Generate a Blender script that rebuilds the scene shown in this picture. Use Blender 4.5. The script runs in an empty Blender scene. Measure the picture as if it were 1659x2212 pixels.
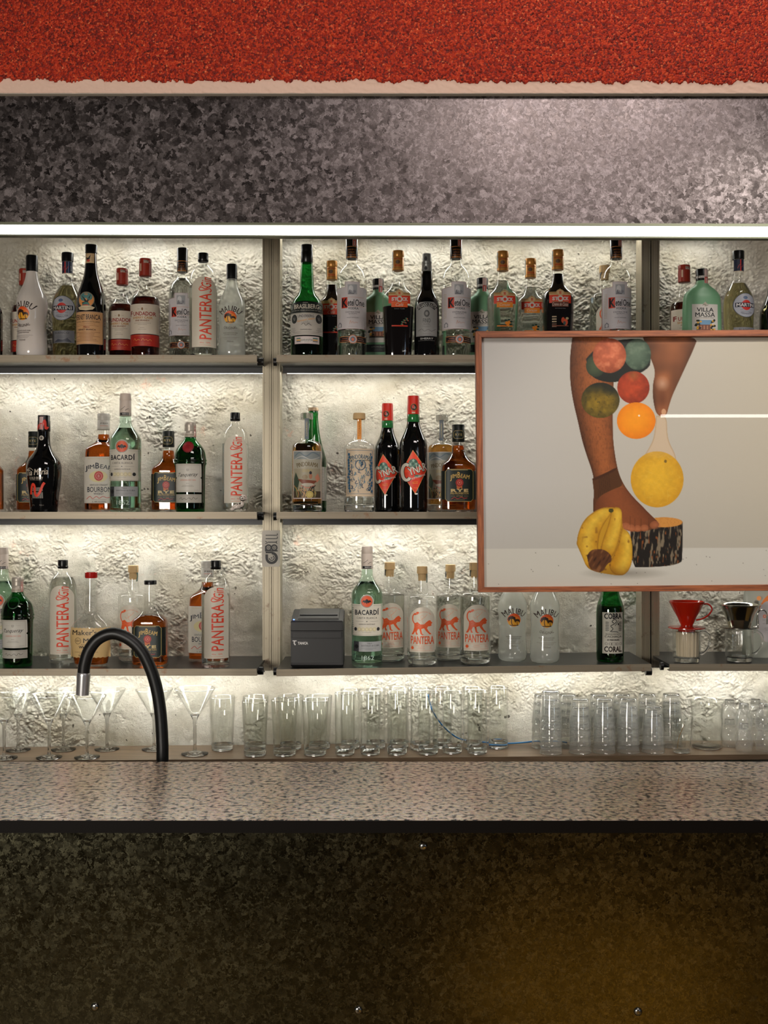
import bpy, bmesh, math, random
import numpy as np
from mathutils import Vector, Matrix

sc = bpy.context.scene
C = sc.collection
random.seed(7)
F = 2396.0            # focal length in pixels of the 1659 x 2212 frame
EYE = 1.58            # camera height

# ---------------------------------------------------------------- camera, world, light
cam_d = bpy.data.cameras.new('camera')
cam = bpy.data.objects.new('camera', cam_d)
C.objects.link(cam)
cam.location = (0, 0, EYE)
cam.rotation_euler = (math.pi / 2, 0, 0)
cam_d.sensor_fit = 'HORIZONTAL'
cam_d.sensor_width = 36
cam_d.lens = 36 * F / 1659
cam_d.clip_start = 0.05
sc.camera = cam
sc.view_settings.view_transform = 'Standard'
sc.view_settings.look = 'None'
sc.view_settings.gamma = 1
sc.view_settings.use_curve_mapping = False
sc.view_settings.exposure = 0.0
cy = sc.cycles
cy.use_denoising = True
cy.max_bounces = 10
cy.diffuse_bounces = 3
cy.glossy_bounces = 4
cy.transmission_bounces = 10
cy.transparent_max_bounces = 40
cy.sample_clamp_indirect = 4
cy.caustics_reflective = False
cy.blur_glossy = 0.5
w = bpy.data.worlds.new('world')
sc.world = w
w.use_nodes = True
w.node_tree.nodes['Background'].inputs[0].default_value = (0.80, 0.74, 0.70, 1)
w.node_tree.nodes['Background'].inputs[1].default_value = 0.035
LED_TOP, LED_REAR, LED_MID, LED_LOW = 9.0, 20.0, 24.0, 24.0


def lamp(name, loc, target, sx, sy, power, col):
    d = bpy.data.lights.new(name, 'AREA')
    d.shape = 'RECTANGLE'
    d.size, d.size_y, d.energy, d.color = sx, sy, power, col
    o = bpy.data.objects.new(name, d)
    C.objects.link(o)
    o.location = loc
    o.rotation_euler = (Vector(target) - Vector(loc)).to_track_quat('-Z', 'Y').to_euler()
    return o


def spot(name, loc, target, power, col, angle, blend=0.5, radius=0.05):
    d = bpy.data.lights.new(name, 'SPOT')
    d.energy, d.color, d.spot_size, d.spot_blend, d.shadow_soft_size = power, col, math.radians(angle), blend, radius
    o = bpy.data.objects.new(name, d)
    C.objects.link(o)
    o.location = loc
    o.rotation_euler = (Vector(target) - Vector(loc)).to_track_quat('-Z', 'Y').to_euler()
    return o


lamp('ceiling_lamp', (0.9, 0.1, 3.55), (0.9, 2.6, 2.3), 1.4, 0.6, 30, (1, 0.88, 0.84))
lamp('red_wall_fill', (0.75, 2.1, 3.35), (0.6, 2.6, 2.7), 1.3, 0.06, 3.6, (1, 0.9, 0.8))  # added fill light, brightens the red wall from above
lamp('front_fill', (-1.5, -0.9, 1.55), (-0.3, 2.9, 1.4), 0.8, 0.8, 62, (1, 0.93, 0.84))  # added front fill for the bottle labels, no actual fixture
lamp('window_gap', (3.3, -1.5, 1.7), (0, 3, 1.3), 0.12, 1.5, 6, (0.6, 0.78, 1))
lamp('linear_lamp', (3.4, -2.0, 2.24), (3.4, 2.8, 2.0), 3.0, 0.022, 1.6, (1, 0.95, 0.86))
spot('picture_fill', (1.5, 1.35, 3.2), (0.66, 2.8, 1.62), 160, (1, 0.94, 0.86), 34, 0.8)  # added fill spot to brighten the framed picture, no actual fixture
spot('floor_spot', (0.95, 0.35, 3.0), (0.8, 0.2, 0), 1700, (1, 0.74, 0.27), 26, 0.8)


# ---------------------------------------------------------------- materials
def lin(c):
    r = []
    for v in c[:3]:
        v = v / 255.0
        r.append(v / 12.92 if v <= 0.04045 else ((v + 0.055) / 1.055) ** 2.4)
    return (r[0], r[1], r[2], 1)


MATS = {}


def newmat(name):
    m = bpy.data.materials.new(name)
    m.use_nodes = True
    nt = m.node_tree
    nt.nodes.clear()
    out = nt.nodes.new('ShaderNodeOutputMaterial')
    return m, nt, out


def pbr(name, col, rough=0.5, metal=0.0, emit=None, trans=0.0, ior=1.45, coat=0.0, spec=0.5):
    if name in MATS:
        return MATS[name]
    m, nt, out = newmat(name)
    b = nt.nodes.new('ShaderNodeBsdfPrincipled')
    b.inputs['Base Color'].default_value = lin(col)
    b.inputs['Roughness'].default_value = rough
    b.inputs['Metallic'].default_value = metal
    b.inputs['IOR'].default_value = ior
    b.inputs['Transmission Weight'].default_value = trans
    b.inputs['Coat Weight'].default_value = coat
    b.inputs['Specular IOR Level'].default_value = spec
    if emit:
        b.inputs['Emission Color'].default_value = lin(emit[0])
        b.inputs['Emission Strength'].default_value = emit[1]
    nt.links.new(b.outputs[0], out.inputs[0])
    MATS[name] = m
    return m


def ink(col, rough=0.45, metal=0.0):
    return pbr('ink_%d_%d_%d_%d' % (col[0], col[1], col[2], int(metal * 10)), col, rough, metal)


def N(nt, t, **kw):
    n = nt.nodes.new('ShaderNode' + t)
    for k, v in kw.items():
        if k.startswith('i_'):
            n.inputs[k[2:].replace('_', ' ')].default_value = v
        else:
            setattr(n, k, v)
    return n


def ramp(nt, stops):
    r = nt.nodes.new('ShaderNodeValToRGB')
    e = r.color_ramp.elements
    while len(e) < len(stops):
        e.new(0.5)
    for k, (p, c) in enumerate(stops):
        e[k].position = p
        e[k].color = lin(c) if max(c) > 1.01 else (c[0], c[1], c[2], 1)
    return r


def thin(name, tint, edge=0.85, f0=0.05, rough=0.02, power=4.0, white=0.0, wcol=(235, 235, 228)):
    """wall of a glass vessel: lets light through, mirrors more at a grazing angle"""
    if name in MATS:
        return MATS[name]
    m, nt, out = newmat(name)
    tr = N(nt, 'BsdfTransparent')
    tr.inputs[0].default_value = (tint[0], tint[1], tint[2], 1)
    gl = N(nt, 'BsdfGlossy')
    gl.inputs['Roughness'].default_value = rough
    gl.inputs['Color'].default_value = (1, 1, 1, 1)
    lw = N(nt, 'LayerWeight')
    lw.inputs[0].default_value = 0.5
    p = N(nt, 'Math', operation='POWER')
    p.inputs[1].default_value = power
    nt.links.new(lw.outputs['Facing'], p.inputs[0])
    ma = N(nt, 'Math', operation='MULTIPLY_ADD')
    ma.inputs[1].default_value = edge - f0
    ma.inputs[2].default_value = f0
    nt.links.new(p.outputs[0], ma.inputs[0])
    mx = N(nt, 'MixShader')
    nt.links.new(ma.outputs[0], mx.inputs[0])
    src = tr
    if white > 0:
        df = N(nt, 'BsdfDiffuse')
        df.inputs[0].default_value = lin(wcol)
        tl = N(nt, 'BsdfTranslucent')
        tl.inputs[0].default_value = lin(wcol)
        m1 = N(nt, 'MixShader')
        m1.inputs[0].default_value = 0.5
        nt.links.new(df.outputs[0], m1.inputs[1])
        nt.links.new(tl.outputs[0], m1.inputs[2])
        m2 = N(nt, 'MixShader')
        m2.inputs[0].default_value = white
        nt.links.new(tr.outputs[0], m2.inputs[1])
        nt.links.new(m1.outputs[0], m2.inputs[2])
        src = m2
    nt.links.new(src.outputs[0], mx.inputs[1])
    nt.links.new(gl.outputs[0], mx.inputs[2])
    nt.links.new(mx.outputs[0], out.inputs[0])
    MATS[name] = m
    return m


def fluid(name, col, ior=1.33, rough=0.0):
    return pbr(name, col, rough, 0, trans=1.0, ior=ior)


def m_plaster():
    m, nt, out = newmat('white_plaster')
    b = N(nt, 'BsdfPrincipled')
    tc = N(nt, 'TexCoord')
    n1 = N(nt, 'TexNoise', i_Scale=5.0, i_Detail=6.0, i_Roughness=0.6)
    r1 = ramp(nt, [(0.3, (180, 171, 149)), (0.62, (222, 217, 203))])
    n2 = N(nt, 'TexNoise', i_Scale=9.0, i_Detail=8.0, i_Roughness=0.7)
    r2 = ramp(nt, [(0.64, (0, 0, 0)), (0.70, (0.6, 0.6, 0.6))])
    n3 = N(nt, 'TexNoise', i_Scale=38.0, i_Detail=4.0, i_Roughness=0.5)
    r3 = ramp(nt, [(0.71, (0, 0, 0)), (0.735, (0.9, 0.9, 0.9))])
    mx = N(nt, 'MixRGB')
    mx.inputs[2].default_value = lin((226, 178, 152))
    mx2 = N(nt, 'MixRGB')
    mx2.inputs[2].default_value = lin((60, 54, 44))
    nb = N(nt, 'TexNoise', i_Scale=150.0, i_Detail=8.0, i_Roughness=0.8)
    bp = N(nt, 'Bump', i_Strength=0.9, i_Distance=0.005)
    L = nt.links.new
    for n in (n1, n2, n3, nb):
        L(tc.outputs['Object'], n.inputs['Vector'])
    L(n1.outputs[0], r1.inputs[0]); L(n2.outputs[0], r2.inputs[0]); L(n3.outputs[0], r3.inputs[0])
    L(r2.outputs[0], mx.inputs[0]); L(r1.outputs[0], mx.inputs[1])
    L(r3.outputs[0], mx2.inputs[0]); L(mx.outputs[0], mx2.inputs[1])
    L(mx2.outputs[0], b.inputs['Base Color'])
    L(nb.outputs[0], bp.inputs['Height']); L(bp.outputs[0], b.inputs['Normal'])
    b.inputs['Roughness'].default_value = 0.85
    b.inputs['Specular IOR Level'].default_value = 0.1
    L(b.outputs[0], out.inputs[0])
    return m


def m_red():
    m, nt, out = newmat('red_granules')
    b = N(nt, 'BsdfPrincipled')
    tc = N(nt, 'TexCoord')
    v = N(nt, 'TexVoronoi', i_Scale=230.0)
    n = N(nt, 'TexNoise', i_Scale=90.0, i_Detail=8.0, i_Roughness=0.8)
    r = ramp(nt, [(0.0, (60, 10, 3)), (0.3, (132, 24, 6)), (0.55, (182, 42, 9)), (0.85, (206, 66, 20)), (1.0, (236, 140, 90))])
    r2 = ramp(nt, [(0.33, (0.1, 0.03, 0.02)), (0.47, (1, 1, 1))])
    mu = N(nt, 'MixRGB', blend_type='MULTIPLY')
    mu.inputs[0].default_value = 0.8
    bp = N(nt, 'Bump', i_Strength=1.0, i_Distance=0.004)
    L = nt.links.new
    L(tc.outputs['Object'], v.inputs['Vector']); L(tc.outputs['Object'], n.inputs['Vector'])
    L(v.outputs['Color'], r.inputs[0]); L(n.outputs[0], r2.inputs[0])
    L(r.outputs[0], mu.inputs[1]); L(r2.outputs[0], mu.inputs[2])
    L(mu.outputs[0], b.inputs['Base Color'])
    L(v.outputs['Distance'], bp.inputs['Height']); bp.invert = True
    L(bp.outputs[0], b.inputs['Normal'])
    b.inputs['Roughness'].default_value = 0.7
    L(b.outputs[0], out.inputs[0])
    return m


def m_spangle(name, dark, light, scale, rough, stretch=(1, 1, 1), metal=0.9):
    m, nt, out = newmat(name)
    b = N(nt, 'BsdfPrincipled')
    tc = N(nt, 'TexCoord')
    mp = N(nt, 'Mapping')
    mp.inputs['Scale'].default_value = stretch
    nz = N(nt, 'TexNoise', i_Scale=scale * 0.55, i_Detail=5.0, i_Roughness=0.7)
    ad = N(nt, 'VectorMath', operation='MULTIPLY_ADD')
    ad.inputs[1].default_value = (0.045, 0.045, 0.045)
    v = N(nt, 'TexVoronoi', i_Scale=scale)
    v2 = N(nt, 'TexVoronoi', i_Scale=scale * 2.1)
    big = N(nt, 'TexNoise', i_Scale=4.0, i_Detail=3.0)
    mix = N(nt, 'MixRGB')
    mix.inputs[0].default_value = 0.45
    m3 = N(nt, 'MixRGB')
    m3.inputs[0].default_value = 0.3
    r = ramp(nt, [(0.12, dark), (0.5, tuple((a + c) / 2 for a, c in zip(dark, light))), (0.85, light)])
    rr = ramp(nt, [(0.0, (rough - 0.08,) * 3), (1.0, (rough + 0.14,) * 3)])
    bp = N(nt, 'Bump', i_Strength=0.12, i_Distance=0.002)
    L = nt.links.new
    L(tc.outputs['Object'], mp.inputs[0]); L(mp.outputs[0], nz.inputs['Vector']); L(mp.outputs[0], big.inputs['Vector'])
    L(nz.outputs['Color'], ad.inputs[0]); L(mp.outputs[0], ad.inputs[2])
    L(ad.outputs[0], v.inputs['Vector']); L(ad.outputs[0], v2.inputs['Vector'])
    L(v.outputs['Color'], mix.inputs[1]); L(v2.outputs['Color'], mix.inputs[2])
    L(mix.outputs[0], m3.inputs[1]); L(big.outputs[0], m3.inputs[2])
    L(m3.outputs[0], r.inputs[0]); L(r.outputs[0], b.inputs['Base Color'])
    L(v.outputs['Color'], rr.inputs[0]); L(rr.outputs[0], b.inputs['Roughness'])
    L(mix.outputs[0], bp.inputs['Height']); L(bp.outputs[0], b.inputs['Normal'])
    b.inputs['Metallic'].default_value = metal
    L(b.outputs[0], out.inputs[0])
    return m


def m_granite():
    m, nt, out = newmat('pink_granite')
    b = N(nt, 'BsdfPrincipled')
    tc = N(nt, 'TexCoord')
    n1 = N(nt, 'TexNoise', i_Scale=95.0, i_Detail=3.0, i_Roughness=0.5)
    n2 = N(nt, 'TexNoise', i_Scale=150.0, i_Detail=4.0, i_Roughness=0.6)
    v = N(nt, 'TexVoronoi', i_Scale=160.0)
    r1 = ramp(nt, [(0.40, (28, 25, 25)), (0.445, (172, 144, 116)), (0.62, (208, 184, 156))])
    r2 = ramp(nt, [(0.56, (0, 0, 0)), (0.62, (1, 1, 1))])
    mx = N(nt, 'MixRGB')
    mx.inputs[2].default_value = lin((66, 62, 62))
    mx2 = N(nt, 'MixRGB', blend_type='OVERLAY')
    mx2.inputs[0].default_value = 0.1
    bp = N(nt, 'Bump', i_Strength=0.12, i_Distance=0.0012)
    L = nt.links.new
    for n in (n1, n2, v):
        L(tc.outputs['Object'], n.inputs['Vector'])
    L(n1.outputs[0], r1.inputs[0]); L(n2.outputs[0], r2.inputs[0])
    L(r2.outputs[0], mx.inputs[0]); L(r1.outputs[0], mx.inputs[1])
    L(mx.outputs[0], mx2.inputs[1]); L(v.outputs['Color'], mx2.inputs[2])
    L(mx2.outputs[0], b.inputs['Base Color'])
    L(n2.outputs[0], bp.inputs['Height']); L(bp.outputs[0], b.inputs['Normal'])
    b.inputs['Roughness'].default_value = 0.26
    inv = N(nt, 'MapRange')
    inv.inputs['From Min'].default_value = 0.39; inv.inputs['From Max'].default_value = 0.45
    inv.inputs['To Min'].default_value = 0.05; inv.inputs['To Max'].default_value = 1.0
    sp = N(nt, 'MapRange')
    sp.inputs['From Min'].default_value = 0.39; sp.inputs['From Max'].default_value = 0.45
    sp.inputs['To Min'].default_value = 0.08; sp.inputs['To Max'].default_value = 1.0
    L(n1.outputs[0], sp.inputs[0]); L(sp.outputs[0], b.inputs['Specular IOR Level'])
    L(n1.outputs[0], inv.inputs[0]); L(inv.outputs[0], b.inputs['Coat Weight'])
    b.inputs['IOR'].default_value = 1.65
    b.inputs['Coat IOR'].default_value = 1.7
    b.inputs['Coat Roughness'].default_value = 0.19
    L(b.outputs[0], out.inputs[0])
    return m


def m_wood(name, dark, light, axis_scale, scale=14.0, rough=0.45):
    m, nt, out = newmat(name)
    b = N(nt, 'BsdfPrincipled')
    tc = N(nt, 'TexCoord')
    mp = N(nt, 'Mapping')
    mp.inputs['Scale'].default_value = axis_scale
    n = N(nt, 'TexNoise', i_Scale=scale, i_Detail=8.0, i_Roughness=0.65, i_Distortion=0.4)
    r = ramp(nt, [(0.32, dark), (0.66, light)])
    bp = N(nt, 'Bump', i_Strength=0.15, i_Distance=0.001)
    L = nt.links.new
    L(tc.outputs['Object'], mp.inputs[0]); L(mp.outputs[0], n.inputs['Vector'])
    L(n.outputs[0], r.inputs[0]); L(r.outputs[0], b.inputs['Base Color'])
    L(n.outputs[0], bp.inputs['Height']); L(bp.outputs[0], b.inputs['Normal'])
    b.inputs['Roughness'].default_value = rough
    L(b.outputs[0], out.inputs[0])
    return m


def m_alu(name, base, rust, rough=0.4, stretch=(1, 1, 1), metal=0.45):
    m, nt, out = newmat(name)
    b = N(nt, 'BsdfPrincipled')
    tc = N(nt, 'TexCoord')
    mp = N(nt, 'Mapping')
    mp.inputs['Scale'].default_value = stretch
    n = N(nt, 'TexNoise', i_Scale=60.0, i_Detail=3.0)
    r = ramp(nt, [(0.3, tuple(x * 0.86 for x in base)), (0.7, base)])
    n2 = N(nt, 'TexNoise', i_Scale=22.0, i_Detail=6.0, i_Roughness=0.7)
    r2 = ramp(nt, [(0.60, (0, 0, 0)), (0.68, (0.8, 0.8, 0.8))])
    mx = N(nt, 'MixRGB')
    mx.inputs[2].default_value = lin(rust)
    L = nt.links.new
    L(tc.outputs['Object'], mp.inputs[0]); L(mp.outputs[0], n.inputs['Vector']); L(tc.outputs['Object'], n2.inputs['Vector'])
    L(n.outputs[0], r.inputs[0]); L(n2.outputs[0], r2.inputs[0]); L(r2.outputs[0], mx.inputs[0]); L(r.outputs[0], mx.inputs[1])
    L(mx.outputs[0], b.inputs['Base Color'])
    b.inputs['Roughness'].default_value = rough
    b.inputs['Metallic'].default_value = metal
    L(b.outputs[0], out.inputs[0])
    return m


def led(name, strength):
    return pbr(name, (255, 255, 255), 0.5, emit=((255, 253, 246), strength))


M_PLASTER = m_plaster()
M_RED = m_red()
M_DUCT = m_spangle('galvanized_sheet', (34, 29, 26), (152, 143, 143), 86.0, 0.30)
M_PANEL = m_spangle('dark_galvanized_sheet', (24, 25, 21), (112, 110, 88), 140.0, 0.21, metal=0.98)
M_GRANITE = m_granite()
M_FRAME = m_wood('oak_frame', (96, 48, 24), (160, 92, 52), (1, 1, 1), 60.0, 0.5)
M_COUNTER = m_wood('brown_laminate', (88, 73, 56), (118, 98, 78), (0.12, 1, 1), 60.0, 0.3)
M_LIP = m_alu('brushed_shelf_edge', (138, 127, 108), (120, 84, 56), 0.42, (0.05, 1, 14))
M_POST = m_alu('aluminium_upright', (172, 162, 140), (96, 74, 58), 0.38, (14, 14, 0.05))
M_PLATE = m_alu('dark_steel_plate', (74, 76, 76), (60, 50, 44), 0.3, (1, 1, 1), 0.8)
M_BLACK = pbr('black_plastic', (14, 14, 13), 0.35)
M_CAPBLACK = pbr('black_cap', (12, 12, 12), 0.3)
M_CHROME = pbr('chrome', (225, 225, 226), 0.28, 0.9)
M_LEDR = led('led_rear', LED_REAR)
M_LEDT, M_LEDM, M_LEDL = led('led_top', LED_TOP), led('led_mid', LED_MID), led('led_low', LED_LOW)
M_CLEAR = thin('clear_glass', (0.99, 0.994, 0.986))
M_GLASSW = thin('tumbler_glass', (0.985, 0.99, 0.98), edge=0.95, f0=0.045, power=3.4)
M_STACK = thin('stacked_glass', (0.99, 0.992, 0.988), edge=0.9, f0=0.045, power=3.6, white=0.085, wcol=(250, 250, 244))  # white scatter stands in for bright reflections inside the stacked glasses
M_SOLID = fluid('solid_glass', (253, 254, 253), 1.48)
M_AQUA = thin('aqua_glass', (0.80, 0.92, 0.85))
M_GREEN = thin('green_glass', (0.10, 0.42, 0.16), edge=0.8)
M_LCLEAR = fluid('clear_spirit', (240, 244, 238))
M_LAQUA = fluid('aqua_spirit', (196, 222, 204))
M_LGREEN = fluid('green_spirit', (20, 96, 40))
M_LAMBER = fluid('amber_whiskey', (206, 104, 30))
M_LGOLD = fluid('golden_spirit', (238, 176, 84))
M_LDARK = fluid('dark_brandy', (96, 28, 12))
M_LYELL = fluid('pale_vermouth', (232, 224, 168))
M_LBLACK = pbr('black_liqueur', (12, 6, 5), 0.08, coat=0.6)
M_JET = pbr('black_bottle_glass', (7, 7, 7), 0.07, coat=0.8)
M_MILK = pbr('white_bottle_glass', (214, 206, 198), 0.16, coat=0.5)
M_FROST = thin('frosted_bottle_glass', (0.93, 0.95, 0.92), white=0.35, f0=0.05)
M_VILLA = pbr('frosted_green_glass', (112, 160, 122), 0.38)
M_CORK = pbr('cork', (204, 172, 122), 0.8)
M_STAMP = ink((196, 170, 168))


# ---------------------------------------------------------------- object helpers
def tag(o, label=None, cat=None, group=None, kind=None):
    if label: o['label'] = label
    if cat: o['category'] = cat
    if group: o['group'] = group
    if kind: o['kind'] = kind
    return o


def empty(name, loc, label, cat, group=None, rz=0.0, s=1.0):
    o = bpy.data.objects.new(name, None)
    C.objects.link(o)
    o.empty_display_size = 0.02
    o.location = loc
    o.rotation_euler = (0, 0, rz)
    o.scale = (s, s, s)
    return tag(o, label, cat, group)


def link(name, me, parent=None, mats=None):
    o = bpy.data.objects.new(name, me)
    C.objects.link(o)
    if mats:
        for m in mats:
            me.materials.append(m)
    if parent:
        o.parent = parent
    return o


def shade(me, smooth=True, ang=None):
    if smooth:
        me.shade_smooth()
        if ang:
            me.set_sharp_from_angle(angle=math.radians(ang))


def from_bm(name, bm, mats, parent=None, smooth=False, ang=None):
    me = bpy.data.meshes.new(name)
    bmesh.ops.recalc_face_normals(bm, faces=bm.faces)
    bm.to_mesh(me)
    bm.free()
    shade(me, smooth, ang)
    return link(name, me, parent, mats if isinstance(mats, (list, tuple)) else [mats])


def box_bm(bm, x0, x1, y0, y1, z0, z1, bev=0.0, mi=0):
    vs = [bm.verts.new((x, y, z)) for x in (x0, x1) for y in (y0, y1) for z in (z0, z1)]
    fs = []
    for a in ((0, 1, 3, 2), (4, 6, 7, 5), (0, 4, 5, 1), (2, 3, 7, 6), (0, 2, 6, 4), (1, 5, 7, 3)):
        f = bm.faces.new([vs[i] for i in a])
        f.material_index = mi
        fs.append(f)
    if bev > 0:
        es = set(e for f in fs for e in f.edges)
        bmesh.ops.bevel(bm, geom=list(es), offset=bev, segments=2, profile=0.5, affect='EDGES')
    return vs


def box(name, x0, x1, y0, y1, z0, z1, m, parent=None, bev=0.0):
    bm = bmesh.new()
    box_bm(bm, x0, x1, y0, y1, z0, z1, bev)
    return from_bm(name, bm, m, parent)


def ppm(Y): return F / Y
def PX(px, Y): return (px - 829.5) * Y / F
def PZ(py, Y): return EYE - (py - 1106.0) * Y / F


def tube_bm(bm, pts, radii, seg=16, cap=True, mi=0):
    pts = [Vector(p) for p in pts]
    if not isinstance(radii, (list, tuple)):
        radii = [radii] * len(pts)
    rings = []
    n = None
    for i, p in enumerate(pts):
        t = (pts[min(i + 1, len(pts) - 1)] - pts[max(i - 1, 0)]).normalized()
        if n is None:
            n = Vector((0, 1, 0)) if abs(t.y) < 0.9 else Vector((1, 0, 0))
        n = (n - t * n.dot(t)).normalized()
        b = t.cross(n)
        rings.append([bm.verts.new(p + (n * math.cos(a) + b * math.sin(a)) * radii[i])
                      for a in [2 * math.pi * k / seg for k in range(seg)]])
    for r0, r1 in zip(rings, rings[1:]):
        for k in range(seg):
            f = bm.faces.new((r0[k], r0[(k + 1) % seg], r1[(k + 1) % seg], r1[k]))
            f.material_index = mi
    if cap:
        bm.faces.new(rings[0][::-1]).material_index = mi
        bm.faces.new(rings[-1]).material_index = mi


def spline(pts, n=6):
    P = [Vector(p) for p in pts]
    out = []
    for i in range(len(P) - 1):
        p0, p1, p2, p3 = P[max(i - 1, 0)], P[i], P[i + 1], P[min(i + 2, len(P) - 1)]
        for k in range(n):
            t = k / n
            out.append(0.5 * ((2 * p1) + (p2 - p0) * t + (2 * p0 - 5 * p1 + 4 * p2 - p3) * t * t + (3 * p1 - p0 - 3 * p2 + p3) * t ** 3))
    out.append(P[-1])
    return out


def chaikin(pts, it=2):
    for _ in range(it):
        q = [pts[0]]
        for a, b in zip(pts, pts[1:]):
            q.append(tuple(0.75 * x + 0.25 * y for x, y in zip(a, b)))
            q.append(tuple(0.25 * x + 0.75 * y for x, y in zip(a, b)))
        q.append(pts[-1])
        pts = q
    return pts


def full(pts):
    return [(p[0], p[1], p[2] if len(p) > 2 else 1.0, p[3] if len(p) > 3 else 2.0) for p in pts]


def loft_bm(bm, pts, seg=40, close0=True, close1=True, mi=0, ribs=0, ribamp=0.0):
    """pts: (h, half width, depth ratio, superellipse power)"""
    rings = []
    for h, hw, dr, n in full(pts):
        ring = []
        for k in range(seg):
            a = 2 * math.pi * k / seg
            c, s = math.cos(a), math.sin(a)
            e = 2.0 / n
            q = 1 + (ribamp * abs(math.sin(ribs * a / 2)) if ribs else 0)
            ring.append(bm.verts.new((math.copysign(abs(c) ** e, c) * hw * q, math.copysign(abs(s) ** e, s) * hw * dr * q, h)))
        rings.append(ring)
    for r0, r1 in zip(rings, rings[1:]):
        for k in range(seg):
            f = bm.faces.new((r0[k], r0[(k + 1) % seg], r1[(k + 1) % seg], r1[k]))
            f.material_index = mi
    for on, ring, h in ((close0, rings[0], pts[0][0]), (close1, rings[-1], pts[-1][0])):
        if on:
            c = bm.verts.new((0, 0, h))
            for k in range(seg):
                f = bm.faces.new((c, ring[k], ring[(k + 1) % seg]))
                f.material_index = mi


U = 1.0 / 799.0   # one template unit in metres


def unit_mesh(name, bm, mats, smooth=True, ang=38):
    bmesh.ops.recalc_face_normals(bm, faces=bm.faces)
    bmesh.ops.scale(bm, vec=(U, U, U), verts=bm.verts)
    me = bpy.data.meshes.new(name)
    bm.to_mesh(me)
    bm.free()
    shade(me, smooth, ang)
    for m in mats:
        me.materials.append(m)
    return me


# ---------------------------------------------------------------- lettering and label artwork
_TXT = {}


def text_geo(s, bold=0.0, shear=0.0, space=1.0):
    key = (s, bold, shear, space)
    if key not in _TXT:
        cu = bpy.data.curves.new('t', 'FONT')
        cu.body = s
        cu.offset = bold
        cu.shear = shear
        cu.space_character = space
        cu.resolution_u = 2
        ob = bpy.data.objects.new('t', cu)
        C.objects.link(ob)
        dg = bpy.context.evaluated_depsgraph_get()
        me = bpy.data.meshes.new_from_object(ob.evaluated_get(dg))
        V = np.array([v.co[:2] for v in me.vertices]) if len(me.vertices) else np.zeros((0, 2))
        Fc = [tuple(p.vertices) for p in me.polygons]
        bpy.data.objects.remove(ob)
        bpy.data.curves.remove(cu)
        bpy.data.meshes.remove(me)
        if len(V):
            lo, hi = V.min(0), V.max(0)
            V = (V - (lo + hi) / 2) / np.maximum(hi - lo, 1e-6)
        _TXT[key] = (V, Fc)
    return _TXT[key]


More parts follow.
